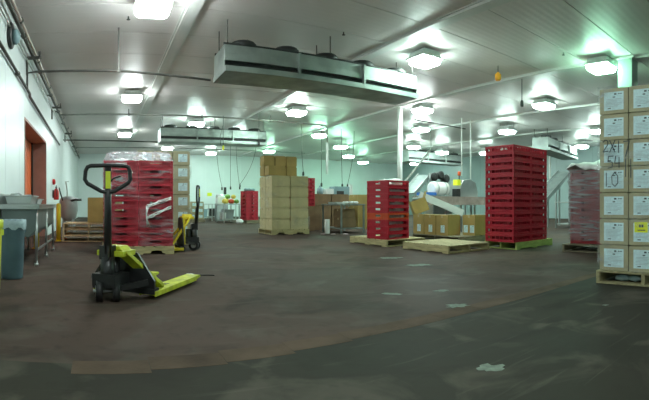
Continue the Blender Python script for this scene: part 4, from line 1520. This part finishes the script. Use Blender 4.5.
MB().lathe([(.06, 1.92), (.065, 2.04), (.04, 2.08), (0, 2.085)], (-.30, -.1, 0), 12).build('beacon', 'redorange', t)
MB().box(-.62, -.45, -.32, -.1, 1.55, 1.76).build('switch_box', 'lemon', t)
MB().box(-.66, -.46, -.32, -.1, 1.10, 1.42).build('control_box', 'darkmetal', t)
t = thing('fan_rack', 'dark motor and fan cluster on a frame behind the drum machine', 'machine', (12.4, 13.2, 0))
for u, z in ((-.35, 1.95), (0, 2.02), (.3, 1.9)):
    b = MB()
    b.tube([(u, -.16, z), (u, -.12, z), (u, .14, z)], [.10, .17, .15], 14)
    b.build('motor', 'darkmetal', t)
for u in (-.5, .5):
    MB().box(u - .03, u + .03, -.05, .05, 0, 2.1).build('post', 'steel', t)
MB().box(-.5, .5, -.08, .08, 1.70, 1.76).build('shelf_rail', 'steel', t)
def make_incline(name, label, p, q, w, legs, m='steel'):
    p, q = Vector(p), Vector(q)
    t = thing(name, label, 'conveyor', (p.x, p.y, 0))
    o = Vector((p.x, p.y, 0))
    a, c = p - o, q - o
    sd = (c - a).normalized().cross(Vector((0, 0, 1))).normalized()
    MB().bar(a, c, w - .04, .03).build('belt', 'steel_dull', t)
    for s in (-1, 1):
        MB().bar(a + sd * s * w / 2, c + sd * s * w / 2, .04, .16).build('side_rail', m, t)
    for u in legs:
        for s in (-1, 1):
            pt = a.lerp(c, u) + sd * s * w / 2
            MB().bar(pt - Vector((0, 0, .05)), Vector((pt.x, pt.y, 0)), .05, .05).build('leg', m, t)
    return t
make_incline('inclined_conveyor', 'steel inclined conveyor rising beside the short red crates', (10.3, 12.6, 1.25), (12.2, 13.9, 2.05), .5, (.15, .8))
tag(MB().bar((11.3, 14.6, 1.35), (13.75, 15.2, 3.35), .07, .06).bar((13.75, 15.2, 3.33), (13.75, 15.2, ZC - .002), .03, .03).build('elevator_tube', 'pipe_grey'), 'long slanting pale tube rising to the ceiling above the machines', 'tube')
make_incline('inclined_conveyor', 'steel inclined conveyor between the red tower and the grey film stack', (13.6, 9.3, .95), (17.1, 10.2, 2.3), .6, (.1, .5, .9))
make_table(14.6, 8.3, 1.5, .8, .95, 'steel table seen between the red tower and grey film stack')
t = thing('motor_head', 'dark machine head on a post behind the grey film stack', 'machine', (18.2, 9.3, 0))
MB().box(-.35, .35, -.25, .25, 1.7, 2.25).build('body', 'darkmetal', t, bevel=.03)
MB().cyl((-.45, 0, 2.0), (.5, 0, 2.0), .14, 14).build('motor', 'grey', t)
MB().box(-.08, .08, -.08, .08, 0, 1.7).build('post', 'steel', t)
MB().box(-.3, .3, -.3, .3, 0, .04).build('base_plate', 'steel', t)

# ------------------------------------------------------------------ paint marks on the floor, drawn last
SP = [(2.74, 2.70, .075, 1, 'star shaped pale paint mark lying on the floor line', 1.3),
      (1.82, 1.55, .055, 2, 'pale green paint mark in the lower right foreground', 1.3),
      (4.18, 4.87, .11, 3, 'pale streak of paint on the floor farthest right of the jack', 1.7),
      (2.63, 3.47, .06, 4, 'faint paint mark left of the star shaped mark', 1.6),
      (3.10, 3.27, .05, 5, 'small paint chip mark just above the star shaped mark', 1.5),
      (4.37, 5.80, .11, 6, 'faint green paint patch in front of the short red crates', 1.7),
      (3.49, 1.68, .025, 7, 'tiny white mark on the floor near the right carton pallet', 1.2)]
for x, yv, r, sd, lb, asp in SP:
    splotch(x, yv, r, sd, lb, asp, -.5)
